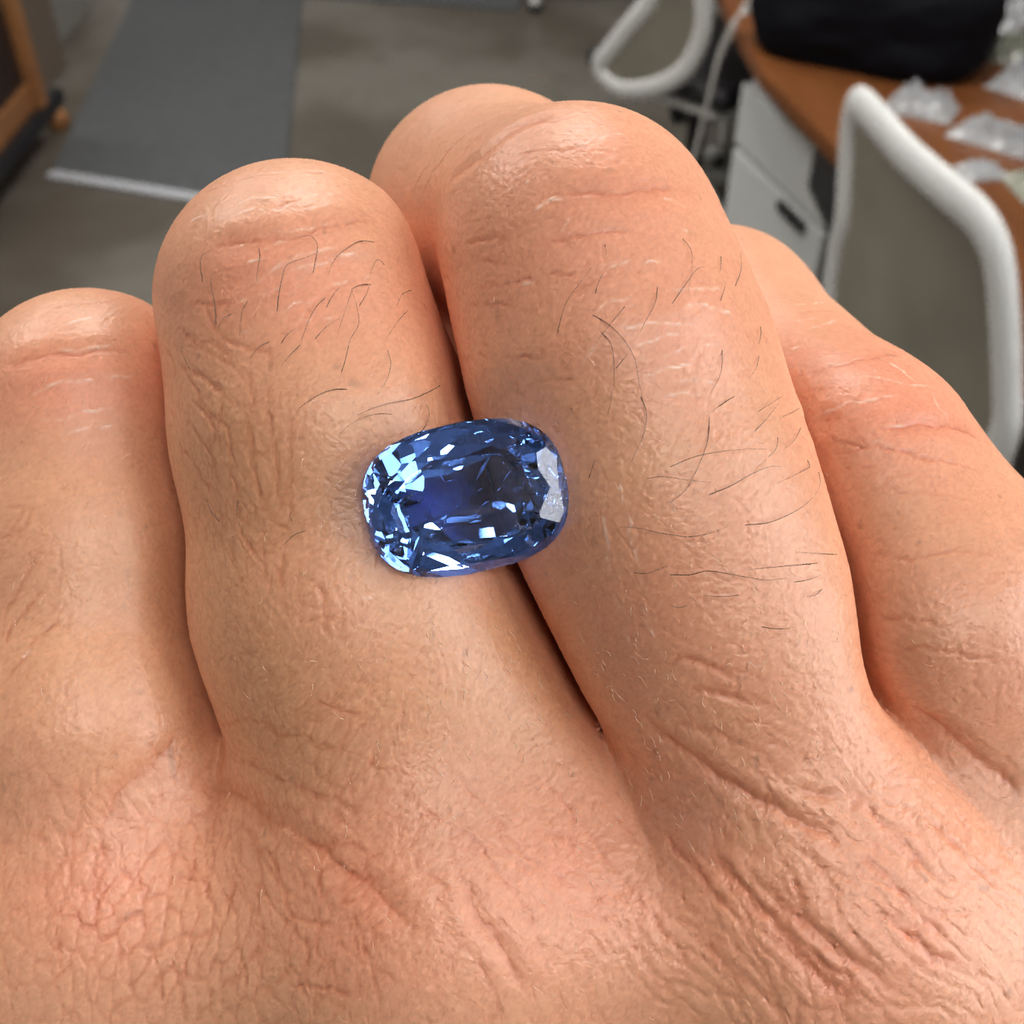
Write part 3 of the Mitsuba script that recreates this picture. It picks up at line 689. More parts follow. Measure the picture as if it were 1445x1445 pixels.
# the colour of the skin: redder over the joints, tanned between them, brown-red in the creases (pigment plus painted shading), pale dry lines
RED = [(-14, 13, 7, 4, .8), (4, 16, 9, 7, .7), (8, 9, 7, 4, .35), (24, 7, 6, 5, 1.0), (-28, 8, 6, 3, .9), (3, -20, 7, 6, .65), (-24, -22, 6, 5, .6), (-9, -22, 5, 6, .5), (20, -22, 8, 8, .5), (10, -6, 7, 7, .35), (27, -8, 6, 8, .3)]
TAN = [(-13, 2, 6, 7, .8), (-4, -8, 7, 5, .9), (0, -12, 7, 5, .8), (6, 4, 7, 5, .2), (-24, -6, 6, 8, .7), (-14, -12, 6, 6, .6)]
pos = hv
red = sum(w * np.exp(-((pos[:, 0] - cx) / sx) ** 2 - ((pos[:, 1] - cy) / sy) ** 2) for cx, cy, sx, sy, w in RED)
tan = sum(w * np.exp(-((pos[:, 0] - cx) / sx) ** 2 - ((pos[:, 1] - cy) / sy) ** 2) for cx, cy, sx, sy, w in TAN)
red = red + 0.5 * (meshkit.fbm(pos * 0.35, 3, 51) - 0.5)
blotch = meshkit.fbm(pos * 1.4, 4, 52)[:, None] - 0.5
grain = meshkit.noise(pos * 7.0, 53)[:, None] - 0.5
freckle = np.clip((meshkit.noise(pos * 1.1, 54) - 0.9) / 0.08, 0, 1)[:, None] * 0.25
skin = np.array([0.662, 0.330, 0.197]) * np.ones((len(pos), 1))
skin *= 1 + np.clip(red, 0, 1.2)[:, None] * np.array([0.10, -0.13, -0.10])
skin *= 1 + np.clip(tan, 0, 1.2)[:, None] * np.array([-0.06, -0.06, -0.14])
skin *= 1 + 0.16 * blotch * np.array([0.7, 1.0, 1.1]) + 0.16 * grain
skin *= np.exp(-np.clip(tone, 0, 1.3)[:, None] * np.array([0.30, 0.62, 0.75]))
skin *= 1 - freckle
skin = skin + np.clip(pale, 0, 1)[:, None] * 0.7 * (np.array([0.86, 0.66, 0.53]) - skin)
scene['skin'] = {'type': 'bumpmap', 'arbitrary': proc(lambda p, n, uv: fbm(p.x * 4200, p.y * 4200, p.z * 4200, 3), eps=4e-5), 'scale': 4.5e-5,
                 'bsdf': {'type': 'principled', 'base_color': {'type': 'mesh_attribute', 'name': 'vertex_color'}, 'roughness': 0.40, 'specular': 0.6, 'flatness': 0.15}}
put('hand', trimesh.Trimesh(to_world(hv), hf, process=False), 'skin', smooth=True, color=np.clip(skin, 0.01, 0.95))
tag('hand', 'left hand with curled fingers seen from the back, holding up a blue gemstone', 'hand')

# hairs of the fingers
def hair(lines, radius, rise, seed):
    rng = np.random.default_rng(seed)
    out = []
    for q in lines:
        n = max(8, int(np.linalg.norm(np.diff(q, axis=0), axis=1).sum() / 0.25))
        q = spline(q, n) if len(q) > 2 else q[0] + (q[1] - q[0]) * np.linspace(0, 1, n)[:, None]
        t = np.linspace(0, 1, n)
        if rng.random() < 0.5:
            t = t[::-1]
        q = q + np.array([0, 0, 1.0]) * (0.03 + rise * rng.uniform(0.4, 1.2) * np.sin(t * math.pi * 0.8))[:, None]
        out.append(sweep(to_world(q), radius * rng.uniform(0.7, 1.15) * (1.05 - 0.75 * t) * 0.001, n=5, ref=(0.3, 0.2, 0.93)))
    return join(*out)


TUFT = [[(0.7, 30.7, -18.1), (1.5, 31.7, -18.3), (2.6, 31.9, -18.6)], [(1.4, 31.0, -19.2), (2.0, 31.6, -19.2), (2.3, 32.3, -19.2)], [(1.4, 31.0, -19.2), (2.9, 31.5, -19.2), (3.6, 30.9, -19.2)]]
mat('hair_dark', (0.10, 0.055, 0.034), 0.4, 0.4)
mat('hair_fair', (0.75, 0.55, 0.40), 0.4, 0.5)
put('hand__hair', hair([polyline(h) for h in HAIRS.strip().splitlines()] + [np.array(q) for q in TUFT], 0.021, 0.45, 3), 'hair_dark', smooth=True)
tag('hand__hair', 'fine dark hairs on the fingers', kind='stuff')
# down: short pale hairs lying on the skin
up = work[(hn[work, 2] > 0.55)]
DOWN = [(2, -10, 8, 4, 150, -65), (12, -14, 6, 5, 90, -60), (-6, -2, 5, 6, 60, 45), (12, -4, 6, 6, 50, -75), (-27, 2, 5, 9, 30, 60), (0, -20, 12, 8, 50, -50), (24, -12, 6, 7, 40, -40)]
down = []
tree = cKDTree(hv[up][:, :2])
for cx, cy, sx, sy, n, ang in DOWN:
    for x, y in RNG.normal((cx, cy), (sx * 0.8, sy * 0.8), (n, 2)):
        a = math.radians(ang + RNG.normal(0, 25))
        L = RNG.uniform(0.25, 0.8)
        q = np.stack([x + np.linspace(0, L, 4) * math.cos(a), y + np.linspace(0, L, 4) * math.sin(a)], 1)
        q[1:3] += RNG.normal(0, 0.05, (2, 2))
        d, i = tree.query(q)
        if d.max() < 0.15:
            down.append(np.column_stack([q, hv[up][i][:, 2]]))
put('hand__fine_hair', hair(down, 0.018, 0.12, 4), 'hair_fair', smooth=True)
tag('hand__fine_hair', 'short pale downy hairs', kind='stuff')

# ------------------------------------------------------------------ the gemstone: a cushion cut, girdle in its xy plane, millimetres
GA, GB, GP = 5.62, 4.12, 2.75           # half length, half width, squareness of the outline


def girdle_support(phi, shrink=0.0):
    q = GP / (GP - 1)
    return ((GA * np.abs(np.cos(phi))) ** q + (GB * np.abs(np.sin(phi))) ** q) ** (1 / q) - shrink


def cushion():
    planes = [(0, 0, 1, -1.52)]

    def facet(phi, tilt, z, side):      # a facet through the girdle's edge at height z, tilted from the table's plane
        phi, tilt = math.radians(phi), math.radians(tilt)
        n = np.array([math.sin(tilt) * math.cos(phi), math.sin(tilt) * math.sin(phi), side * math.cos(tilt)])
        planes.append((*n, -(math.sin(tilt) * float(girdle_support(np.array(phi))) + side * math.cos(tilt) * z)))
    for k in range(48):
        facet(k * 7.5 + 2, 90, 0, 1)
    jit = np.random.default_rng(11)
    def tier(n, start, tilt, z, side, wob=2.0, flat=0.0):
        for k in range(n):
            phi = start + 360.0 * k / n + jit.uniform(-wob, wob)
            c2 = math.cos(math.radians(phi)) ** 2
            facet(phi, tilt + flat * (1 - c2) + jit.uniform(-wob, wob) * 0.6, z[0] * c2 + z[1] * (1 - c2), side)
    tier(24, 4, 48, (0.12, 0.12), 1)
    tier(12, 10, 32.5, (0.25, 0.25), 1, 2.0, 4.0)
    tier(12, 25, 19, (0.64, 0.83), 1, 1.5)
    tier(24, 0, 60, (-0.10, -0.10), -1, 3.0)
    tier(22, 8, 50, (-0.24, -0.24), -1, 5.0)
    tier(18, 3, 43.5, (-0.50, -0.42), -1, 6.0)
    tier(14, 12, 38, (-0.92, -0.74), -1, 6.0)
    tier(10, 25, 31, (-1.5, -1.15), -1, 5.0)
    tier(6, 20, 19, (-2.1, -1.75), -1, 4.0)
    planes.append((0, 0, -1, -3.2))
    from scipy.spatial import HalfspaceIntersection, ConvexHull
    pts = HalfspaceIntersection(np.array(planes), np.zeros(3)).intersections
    pts = np.unique(np.round(pts, 4), axis=0)
    h = ConvexHull(pts)
    f = h.simplices.copy()
    c = np.cross(pts[f[:, 1]] - pts[f[:, 0]], pts[f[:, 2]] - pts[f[:, 0]])
    flip = np.einsum('ij,ij->i', c, h.equations[:, :3]) < 0
    f[flip] = f[flip][:, ::-1]
    return trimesh.Trimesh(pts, f, process=False)


def turn(ax, deg):
    return trimesh.transformations.rotation_matrix(math.radians(deg), ax)[:3, :3]


GEM_TURN = turn([0, 0, 1], 11.5) @ turn([1, 0, 0], 2.0) @ turn([0, 1, 0], -2.0)
GEM_AT = np.array([-2.56, 0.77, 1.4])
gem_to_hand = lambda p: np.asarray(p, float) @ GEM_TURN.T + GEM_AT
scene['sapphire'] = {'type': 'dielectric', 'int_ior': 1.77, 'ext_ior': 1.0, 'specular_transmittance': rgb(0.35, 0.55, 1.0)}
stone = cushion()
stone.vertices = to_world(gem_to_hand(stone.vertices))
put('gemstone', stone, 'sapphire')
tag('gemstone', 'loose blue cushion-cut sapphire lying across the gap between two fingers', 'gemstone')

# feathers and needles inside the stone
mat('feather', (0.62, 0.60, 0.66), 0.5)
mat('rust', (0.32, 0.20, 0.12), 0.6)


def flakes(spots, seed):
    rng = np.random.default_rng(seed)
    ms = []
    for x, y, z, L, ang in spots:
        a = math.radians(ang)
        d, s = np.array([math.cos(a), math.sin(a), rng.uniform(-.2, .2)]), np.array([-math.sin(a), math.cos(a), rng.uniform(-.3, .3)])
        o = np.array([x, y, z])
        w = L * rng.uniform(0.05, 0.12)
        v = [o - d * L / 2, o + s * w, o + d * L / 2, o - s * w * 0.6, o + np.array([0, 0, 0.03])]
        ms.append(trimesh.Trimesh(to_world(gem_to_hand(v)), [[0, 3, 4], [3, 2, 4], [2, 1, 4], [1, 0, 4], [0, 1, 3], [1, 2, 3]], process=False))
    return join(*ms)


put('gemstone__inclusion', flakes([(1.3, 1.4, .3, 1.5, 48), (2.5, .75, .1, .8, 42), (-.25, -.1, -.3, .35, 60), (-.2, .15, -.3, .3, 40), (-.55, -.35, -.3, .25, 30), (-1.6, .1, 0, .4, 20), (1.0, -.5, -.4, .7, 22), (.3, -1.0, -.3, .7, 20),
                                   (-2.0, -1.1, -.2, .3, 60), (-1.6, -1.3, -.2, .3, 40), (-1.3, -1.0, -.2, .25, 70), (-2.3, -.7, -.2, .3, 80), (3.2, 1.2, 0, .7, -20), (2.9, 1.9, 0, .6, 5), (-1.0, 1.3, .1, .5, -75), (-.6, 1.1, .1, .6, 0),
                                   (3.6, .6, .1, .5, 70), (4.2, 1.3, 0, .4, 60), (.9, .3, -.4, .4, 15), (1.9, .1, -.4, .4, 35)], 5), 'feather')
tag('gemstone__inclusion', 'pale feather-like flaws inside the stone', kind='stuff')
put('gemstone__rusty_flaw', flakes([(-2.9, .7, 0, 1.1, 32), (-3.6, .1, 0, .5, 70), (-2.4, .35, 0, .5, 40)], 6), 'rust')
tag('gemstone__rusty_flaw', 'rust-coloured cracks near the left end', kind='stuff')

# ------------------------------------------------------------------ the room
X0, X1, Y0, Y1 = -3.2, 1.5, -2.1, 6.0
mat('wall_paint', (0.30, 0.29, 0.28), 0.7)
mat('wall_dark', (0.18, 0.175, 0.17), 0.8)
mat('ceiling_paint', (0.65, 0.65, 0.65), 0.8)
mat('lamp_off', (0.8, 0.8, 0.8), 0.5)
mat('concrete', proc(lambda p, n, uv: mix(mix((0.085, 0.073, 0.058), (0.15, 0.14, 0.12), smoothstep(0.3, 0.7, fbm(p.x * 2.3, p.y * 2.3, 0.0, 4))), (0.09, 0.08, 0.065), 0.5 * smoothstep(0.62, 0.8, fbm(p.x * 6 + 9, p.y * 6, 3.0, 3)))), 0.38, 0.45)
put('floor', box(X0, Y0, FLOOR - 0.1, X1, Y1, FLOOR), 'concrete')
put('ceiling', box(X0, Y0, CEIL, X1, Y1, CEIL + 0.1), 'ceiling_paint')
put('wall_left', box(X0 - 0.1, Y0, FLOOR, X0, Y1, CEIL), 'wall_paint')
put('wall_far', box(X0 - 0.1, Y1, FLOOR, X1 + 0.1, Y1 + 0.1, CEIL), 'wall_paint')
for k in ('floor', 'ceiling', 'wall_left', 'wall_far'):
    tag(k, kind='structure')
for i, (x, y) in enumerate(((-1.9, 1.5), (0.0, 1.5), (-1.9, 3.7), (0.0, 3.7), (0.7, -1.75))):  # unseen panels added for background fill, the last to brighten the stone
    k = 'added_ceiling_light' + ('_%03d' % i if i else '')
    put(k + '__frame', box(x - 0.62, y - 0.17, CEIL - 0.03, x + 0.62, y + 0.17, CEIL - 0.001), 'lamp_off')
    put(k + '__diffuser', trimesh.Trimesh([[x - 0.6, y - 0.15, CEIL - 0.031], [x + 0.6, y - 0.15, CEIL - 0.031], [x + 0.6, y + 0.15, CEIL - 0.031], [x - 0.6, y + 0.15, CEIL - 0.031]], [[0, 2, 1], [0, 3, 2]], process=False), 'lamp_off')
    scene[k + '__diffuser']['emitter'] = {'type': 'area', 'radiance': rgb(LAMP, LAMP * .97, LAMP * .92)}
    tag(k, 'flat white light panel on the ceiling, unseen and added as fill light', 'ceiling light', 'added ceiling light panels')

# glazing in the right wall and behind the camera: mullions and panes
mat('window_frame', (0.75, 0.76, 0.77), 0.4)
scene['pane_glass'] = {'type': 'thindielectric', 'int_ior': 1.5}


def window(key, wall, a, b, z0, z1, n):
    """A window of n bays in the right or the near wall, from a to b along it, z0 to z1 over the floor."""
    w = (b - a) / n
    if wall == 'right':
        bar = lambda u0, v0, u1, v1: box(X1 + 0.02, u0, FLOOR + v0, X1 + 0.08, u1, FLOOR + v1)
        pt = lambda u, z: [X1 + .05, u, FLOOR + z]
    else:
        bar = lambda u0, v0, u1, v1: box(u0, Y0 - 0.08, FLOOR + v0, u1, Y0 - 0.02, FLOOR + v1)
        pt = lambda u, z: [u, Y0 - .05, FLOOR + z]
    ms = [bar(a, z0, b, z0 + .05), bar(a, z1 - .05, b, z1)] + [bar(a + i * w - (.03 if i else 0), z0, a + i * w + (.03 if i < n else 0), z1) for i in range(n + 1)]
    put(key, join(*ms), 'window_frame')
    tag(key, kind='structure')
    for i in range(n):
        v = [pt(*q) for q in ((a + i * w + .02, z0 + .04), (a + i * w + w - .02, z0 + .04), (a + i * w + w - .02, z1 - .04), (a + i * w + .02, z1 - .04))]
        put(key + '__pane' + ('_%03d' % i if i else ''), trimesh.Trimesh(v, [[0, 1, 2], [0, 2, 3]], process=False), 'pane_glass')


a, b, z0, z1 = -1.28, 0.02, 0.95, 3.1
put('wall_right', join(box(X1, Y0, FLOOR, X1 + .1, a, CEIL), box(X1, b, FLOOR, X1 + .1, Y1, CEIL), box(X1, a, FLOOR, X1 + .1, b, FLOOR + z0), box(X1, a, FLOOR + z1, X1 + .1, b, CEIL)), 'wall_dark')
window('window_1', 'right', a, b, z0, z1, 2)
put('wall_near', box(X0 - .1, Y0 - .1, FLOOR, X1 + .1, Y0, CEIL), 'wall_dark')
for k in ('wall_right', 'wall_near'):
    tag(k, kind='structure')

# ------------------------------------------------------------------ the things in the room behind the hand (metres; heights over the floor)
def at(m):
    m.apply_translation((0, 0, FLOOR))
    return m


mat('mat_grey', proc(lambda p, n, uv: mix((0.07, 0.074, 0.078), (0.10, 0.104, 0.11), fbm(p.x * 60, p.y * 60, 0.0, 3))), 0.7, 0.3)
mat('mat_edge', (0.42, 0.43, 0.46), 0.45)
mat('chair_white', (0.76, 0.77, 0.76), 0.4)
mat('chair_mesh', proc(lambda p, n, uv: mix((0.22, 0.205, 0.165), (0.33, 0.305, 0.25), fbm(p.x * 9, p.y * 9, p.z * 9, 2))), 0.8, 0.2)
mat('seat_fabric', (0.32, 0.33, 0.33), 0.9, 0.2)
mat('black_plastic', (0.015, 0.015, 0.017), 0.5, 0.4)
mat('desk_wood', proc(lambda p, n, uv: mix((0.14, 0.045, 0.014), (0.22, 0.078, 0.024), fbm(p.x * 40, p.y * 3.5, p.z * 40, 4))), 0.42, 0.25)
mat('desk_metal', (0.62, 0.62, 0.61), 0.4)
mat('drawer_white', (0.68, 0.70, 0.70), 0.45)
mat('bag_black', (0.006, 0.006, 0.009), 0.8, 0.12)
mat('strap_clear', (0.55, 0.53, 0.51), 0.25, 0.6)
mat('foil', (0.46, 0.47, 0.49), 0.16, 0.8, clearcoat=1.0, clearcoat_gloss=0.9)
mat('foil_green', (0.30, 0.31, 0.25), 0.2, 0.8, clearcoat=1.0, clearcoat_gloss=0.9)
mat('orange_wood', proc(lambda p, n, uv: mix((0.26, 0.10, 0.035), (0.44, 0.20, 0.075), fbm(p.x * 25, p.y * 5, p.z * 7, 3))), 0.45, 0.4)
mat('dark_wood', (0.03, 0.016, 0.012), 0.5, 0.4)
mat('taupe', (0.17, 0.13, 0.10), 0.7)
mat('grey_board', (0.26, 0.25, 0.23), 0.7)
mat('pink', (0.36, 0.20, 0.30), 0.6)


def prism(poly, z0, z1, r=0.004):
    """A flat slab of this outline with softened upper edges."""
    g = sg.Polygon(poly).buffer(0)
    a = trimesh.creation.extrude_polygon(g, z1 - z0 - r, engine='earcut')
    a.apply_translation((0, 0, z0))
    c = trimesh.creation.extrude_polygon(g.buffer(-r), r, engine='earcut')
    c.apply_translation((0, 0, z1 - r))
    return join(a, c)


# grey runner with its pale front edge, and the dark runner across its far end
put('floor_mat__surface', at(prism([(-1.425, 3.185), (-0.67, 2.935), (-0.893, 4.906), (-0.98, 5.75), (-1.70, 5.75)], 0.0, 0.012)), 'mat_grey')
put('floor_mat__edge_strip', at(box(0, 0, 0, 0.80, 0.045, 0.014, 0.005)), 'mat_edge', smooth=40)
scene['floor_mat__edge_strip']['to_world'] = T().translate([-1.435, 3.15, 0]).rotate([0, 0, 1], -18.3)
tag('floor_mat', 'long grey floor runner with a pale front edge', 'floor mat')
put('floor_mat_001', at(prism([(-0.88, 4.90), (0.02, 4.715), (0.16, 5.5), (-0.95, 5.75)], 0.0, 0.010)), 'mat_grey')
tag('floor_mat_001', 'dark grey mat lying across the far end of the floor', 'floor mat')


def plane_curve(p0, t, uz):
    return np.array([[p0[0] + u * t[0], p0[1] + u * t[1], z] for u, z in uz])


def chair(key, label, x, y, yaw, back=None, arms=False, base_turn=0.0):
    """A swivel chair: white looped back with a mesh panel, seat, column, five-legged base. It faces +x before yaw; x, y is the column's foot."""
    M = trimesh.transformations.rotation_matrix(math.radians(yaw), [0, 0, 1])

    def w(m):
        m.apply_transform(M)
        m.apply_translation((x, y, FLOOR))
        return m
    tag(key, label, 'chair', 'white swivel chairs with mesh backs')
    if back is None:
        back = [(.17, .56), (.205, .66), (.20, .78), (.19, .88), (.16, .925), (0, .93), (-.16, .925), (-.19, .88), (-.20, .78), (-.205, .66), (-.17, .56), (0, .53)]
    loop = spline([back[-1]] + back + back[:2], 16 * (len(back) + 2))[16:-32]
    bx = lambda u, z: -0.24 - 0.10 * (z - 0.5) + 0.25 * u * u * 1.2
    path = np.array([[bx(u, z), u, z] for u, z in loop])
    put(key + '__back_frame', w(sweep(path, 0.025, 0.014, n=12, closed=True, ref=(1, 0, 0))), 'chair_white', smooth=50)
    ring = loop[::3]
    c = ring.mean(0)
    grid = [c + (ring - c) * s for s in (0.0004, .35, .7, 0.985)]
    v = np.array([[bx(u, z) + dx, u, z] for dx in (-.003, .003) for g in grid for u, z in g])
    n, half = len(ring), len(grid) * len(ring)
    f = []
    for side in (0, 1):
        for r in range(len(grid) - 1):
            for k in range(n):
                a, b, cc, d = [side * half + i for i in (r * n + k, r * n + (k + 1) % n, (r + 1) * n + (k + 1) % n, (r + 1) * n + k)]
                f += [[a, b, cc], [a, cc, d]] if side else [[a, cc, b], [a, d, cc]]
    put(key + '__back_mesh', w(trimesh.Trimesh(v, f, process=False)), 'chair_mesh', smooth=60)
    if back is not FAR_BACK:
        put(key + '__back_stem', w(sweep(spline([(-.05, 0, .41), (-.2, 0, .40), (-.265, 0, .47), (-.262, 0, .56)], 20), 0.035, 0.015, n=10, ref=(0, 1, 0))), 'chair_white', smooth=50)
    put(key + '__seat', w(box(-.22, -.235, .425, .25, .235, .48, .025, 12)), 'seat_fabric', smooth=40)
    put(key + '__seat_pan', w(box(-.2, -.2, .395, .22, .2, .424, .012)), 'chair_white', smooth=40)
    put(key + '__column', w(join(trimesh.creation.cylinder(0.027, 0.2, sections=18, transform=trimesh.transformations.translation_matrix((0, 0, .2))), trimesh.creation.cylinder(0.015, 0.18, sections=14, transform=trimesh.transformations.translation_matrix((0, 0, .32))))), 'black_plastic', smooth=40)
    for k in range(5):
        a = math.radians(base_turn + 72 * k)
        d = np.array([math.cos(a), math.sin(a), 0])
        s = '_%03d' % k if k else ''
        put(key + '__base_leg' + s, w(sweep(spline([(0, 0, .125), d * .1 + (0, 0, .125), d * .22 + (0, 0, .10), d * .31 + (0, 0, .075)], 14), np.linspace(.034, .022, 14), np.linspace(.022, .014, 14), n=10)), 'chair_white', smooth=50)
        wheels = [trimesh.creation.cylinder(0.03, 0.018, sections=20, transform=trimesh.transformations.translation_matrix((0, 0, q)) ) for q in (-.016, .016)]
        wh = join(*wheels, trimesh.creation.cylinder(0.008, 0.05, sections=10))
        wh.apply_transform(trimesh.transformations.rotation_matrix(math.pi / 2, [1, 0, 0]))
        pin = trimesh.creation.cylinder(0.009, 0.05, sections=10, transform=trimesh.transformations.translation_matrix((0, 0, .04)))
        wh = join(wh, pin)
        wh.apply_translation(d * .31 + (0, 0, .031))
        put(key + '__castor' + s, w(wh), 'black_plastic', smooth=40)
    if arms:
        for i, sgn in enumerate((-1, 1)):
            p = spline([(-.14, sgn * .25, .45), (-.17, sgn * .27, .55), (-.13, sgn * .275, .655), (.02, sgn * .275, .675), (.16, sgn * .275, .66), (.19, sgn * .27, .58), (.12, sgn * .25, .46)], 40)
            put(key + '__arm' + ('_001' if i else ''), w(sweep(p, 0.022, 0.013, n=10, ref=(0, 1, 0))), 'chair_white', smooth=50)


# the chair backs that the photo shows in part
FAR_BACK = [(-.156, .92), (-.158, .80), (-.156, .705), (-.159, .613), (-.119, .522), (-.038, .457), (.074, .414), (.147, .424), (.167, .455), (.129, .5), (.044, .597), (-.005, .657), (-.03, .75), (-.04, .86), (-.06, .925), (-.11, .935)]
# the near chair: its back stands along the desk's left edge
NEAR_BACK = [(0.195, 0.556), (0.2, 0.65), (0.185, 0.724), (0.195, 0.79), (0.205, 0.855), (0.188, 0.895), (0.12, 0.902), (0.02, 0.898), (-0.08, 0.898), (-0.15, 0.896), (-0.19, 0.88), (-0.215, 0.849), (-0.24, 0.794), (-0.262, 0.736), (-0.28, 0.669), (-0.26, 0.575), (-0.15, 0.528), (0.1, 0.519)]
chair('swivel_chair', 'white-framed swivel chair with grey mesh back, nearest, at the right edge of the photo', 0.785, 1.345, 10.7, NEAR_BACK, base_turn=20)


# desk
DESK = [(0.66, 0.75), (0.60, 1.4), (0.558, 1.78), (0.49, 2.13), (0.478, 2.40), (0.475, 2.62), (0.47, 3.3), (1.30, 3.3), (1.30, 0.75)]
put('desk__desktop', at(prism(DESK, 0.672, 0.70, 0.003)), 'desk_wood')
for i, (x, y) in enumerate(((1.22, 0.85), (1.22, 3.2), (0.66, 3.2), (0.66, 0.85))):
    put('desk__leg' + ('_%03d' % i if i else ''), at(box(x - .025, y - .025, 0, x + .025, y + .025, .672, .004)), 'desk_metal', smooth=40)
put('desk__crossbar', at(box(1.20, 0.88, .61, 1.24, 3.17, .665, .004)), 'desk_metal', smooth=40)
tag('desk', 'wide desk with an orange-brown wooden top', 'desk')

# white drawer unit under it, its fronts towards the aisle
def low(m, dx=0.0):
    m.apply_transform(trimesh.transformations.rotation_matrix(math.radians(15.5), [0, 0, 1]))
    m.apply_translation((0.50, 2.36, FLOOR))
    return m


put('drawer_unit__body', low(box(0.022, -0.44, 0.05, 0.46, 0, 0.60, .006)), 'drawer_white', smooth=40)
for i, (z0, z1) in enumerate(((0.462, 0.595), (0.06, 0.448))):
    k = 'drawer_unit__drawer' + ('_%03d' % i if i else '')
    put(k, low(box(0.0, -0.437, z0, 0.02, -0.003, z1, .004)), 'drawer_white', smooth=40)
    if i:
        put(k + '__handle', low(box(-0.012, -0.37, z1 - .028, 0.003, -0.255, z1 - .006, .004)), 'black_plastic', smooth=40)
for i, (x, y) in enumerate(((.06, -.40), (.42, -.40), (.06, -.04), (.42, -.04))):
    put('drawer_unit__castor' + ('_%03d' % i if i else ''), low(trimesh.creation.cylinder(0.024, 0.02, sections=16, transform=trimesh.transformations.translation_matrix((x, y, .025)) @ trimesh.transformations.rotation_matrix(math.pi / 2, [1, 0, 0]))), 'black_plastic', smooth=40)
tag('drawer_unit', 'white two-drawer pedestal under the desk', 'drawer unit')

# the two further chairs
chair('swivel_chair_001', 'white swivel chair tucked under the far end of the desk, one pale base leg showing', 0.86, 3.52, 0.0, base_turn=238)

chair('swivel_chair_002', 'white chair seen from behind at the aisle, only its looped lower back frame in view', 0.508, 2.90, 44.6, FAR_BACK, base_turn=95)
for k in ('swivel_chair_002__seat',):
    scene[k]['bsdf'] = {'type': 'ref', 'id': 'black_plastic'}

# black box put at the dark area under the desk's edge
put('desk__black_box', at(box(0.562, 1.72, 0.555, 0.612, 1.93, 0.668, .01)), 'black_plastic', smooth=40)


def lump(c, size, seed, rough=0.12, n=3, p=2.6, yaw=0.0):
    """A soft bag: a squared ball with folds, flat below."""
    m = trimesh.creation.icosphere(subdivisions=n + 1)
    v = m.vertices.copy()
    v /= (np.abs(v) ** p).sum(1, keepdims=True) ** (1 / p)
    v *= 1 + rough * (meshkit.fbm(v * 2.2 + seed * 7.3, 3, seed) - 0.5)[:, None] * 2
    v *= np.asarray(size)
    v[:, 2] = np.maximum(v[:, 2], -size[2] * 0.75)
    v[:, 2] -= v[:, 2].min()
    m = trimesh.Trimesh(v, m.faces, process=False)
    m.apply_transform(trimesh.transformations.rotation_matrix(math.radians(yaw), [0, 0, 1]))
    m.apply_translation(c)
    return m


DT = 0.7005
put('shoulder_bag__body', at(lump((0.735, 2.27, DT), (0.235, 0.18, 0.115), 4, 0.09, p=3.6, yaw=-28)), 'bag_black', smooth=True)
put('shoulder_bag__flap', at(lump((0.75, 2.30, DT + 0.10), (0.20, 0.145, 0.05), 9, 0.16, p=2.5, yaw=-25)), 'bag_black', smooth=True)
put('shoulder_bag__buckle', at(box(0.842, 2.272, DT + .188, .862, 2.288, DT + .2, .003)), 'foil', smooth=40)
tag('shoulder_bag', 'soft black bag lying on the wooden desk, a pale strap hanging from it', 'bag')

# clear strap hanging from the bag over the desk's edge
st = spline([(.515, 2.27, .765), (.495, 2.31, .768), (.478, 2.335, .752), (.461, 2.34, .715), (.459, 2.435, .624), (.458, 2.50, .505), (.458, 2.58, .36), (.458, 2.66, .24)], 40)
put('shoulder_bag__strap', at(sweep(st, 0.013, 0.0025, n=10, ref=(1, 0, 0.25))), 'strap_clear', smooth=60)
tag('shoulder_bag__strap', 'pale translucent strap dangling over the edge of the desk')


def crumple(c, sx, sy, h, seed, yaw):
    """A crumpled clear packet: a two-sided creased sheet, a little pillow-like."""
    n = 26
    u, v = np.meshgrid(np.linspace(-1, 1, n), np.linspace(-1, 1, n), indexing='ij')
    q = np.stack([u * 5 + seed, v * 5, u * 0], -1)
    z = h * (1 - u ** 4) * (1 - v ** 4) * (0.5 + np.abs(meshkit.fbm(q, 3, seed) - 0.5) * 4)
    top = np.stack([u * sx, v * sy, z + .002], -1).reshape(-1, 3)
    bot = np.stack([u * sx, v * sy, u * 0], -1).reshape(-1, 3)
    i, j = np.meshgrid(np.arange(n - 1), np.arange(n - 1), indexing='ij')
    a = (i * n + j).ravel()
    f = np.vstack([np.stack([a, a + n, a + n + 1], 1), np.stack([a, a + n + 1, a + 1], 1)])
    rim = np.concatenate([np.arange(n - 1), np.arange(n - 1) * n + n - 1, n * n - 1 - np.arange(n - 1), (n - 1 - np.arange(n - 1)) * n])
    nxt = np.roll(rim, -1)
    k = n * n
    fs = np.vstack([f, f[:, ::-1] + k, np.stack([rim, rim + k, nxt + k], 1), np.stack([rim, nxt + k, nxt], 1)])
    m = trimesh.Trimesh(np.vstack([top, bot]), fs, process=False)
    m.apply_transform(trimesh.transformations.rotation_matrix(math.radians(yaw), [0, 0, 1]))
    m.apply_translation(c)
    return at(m)


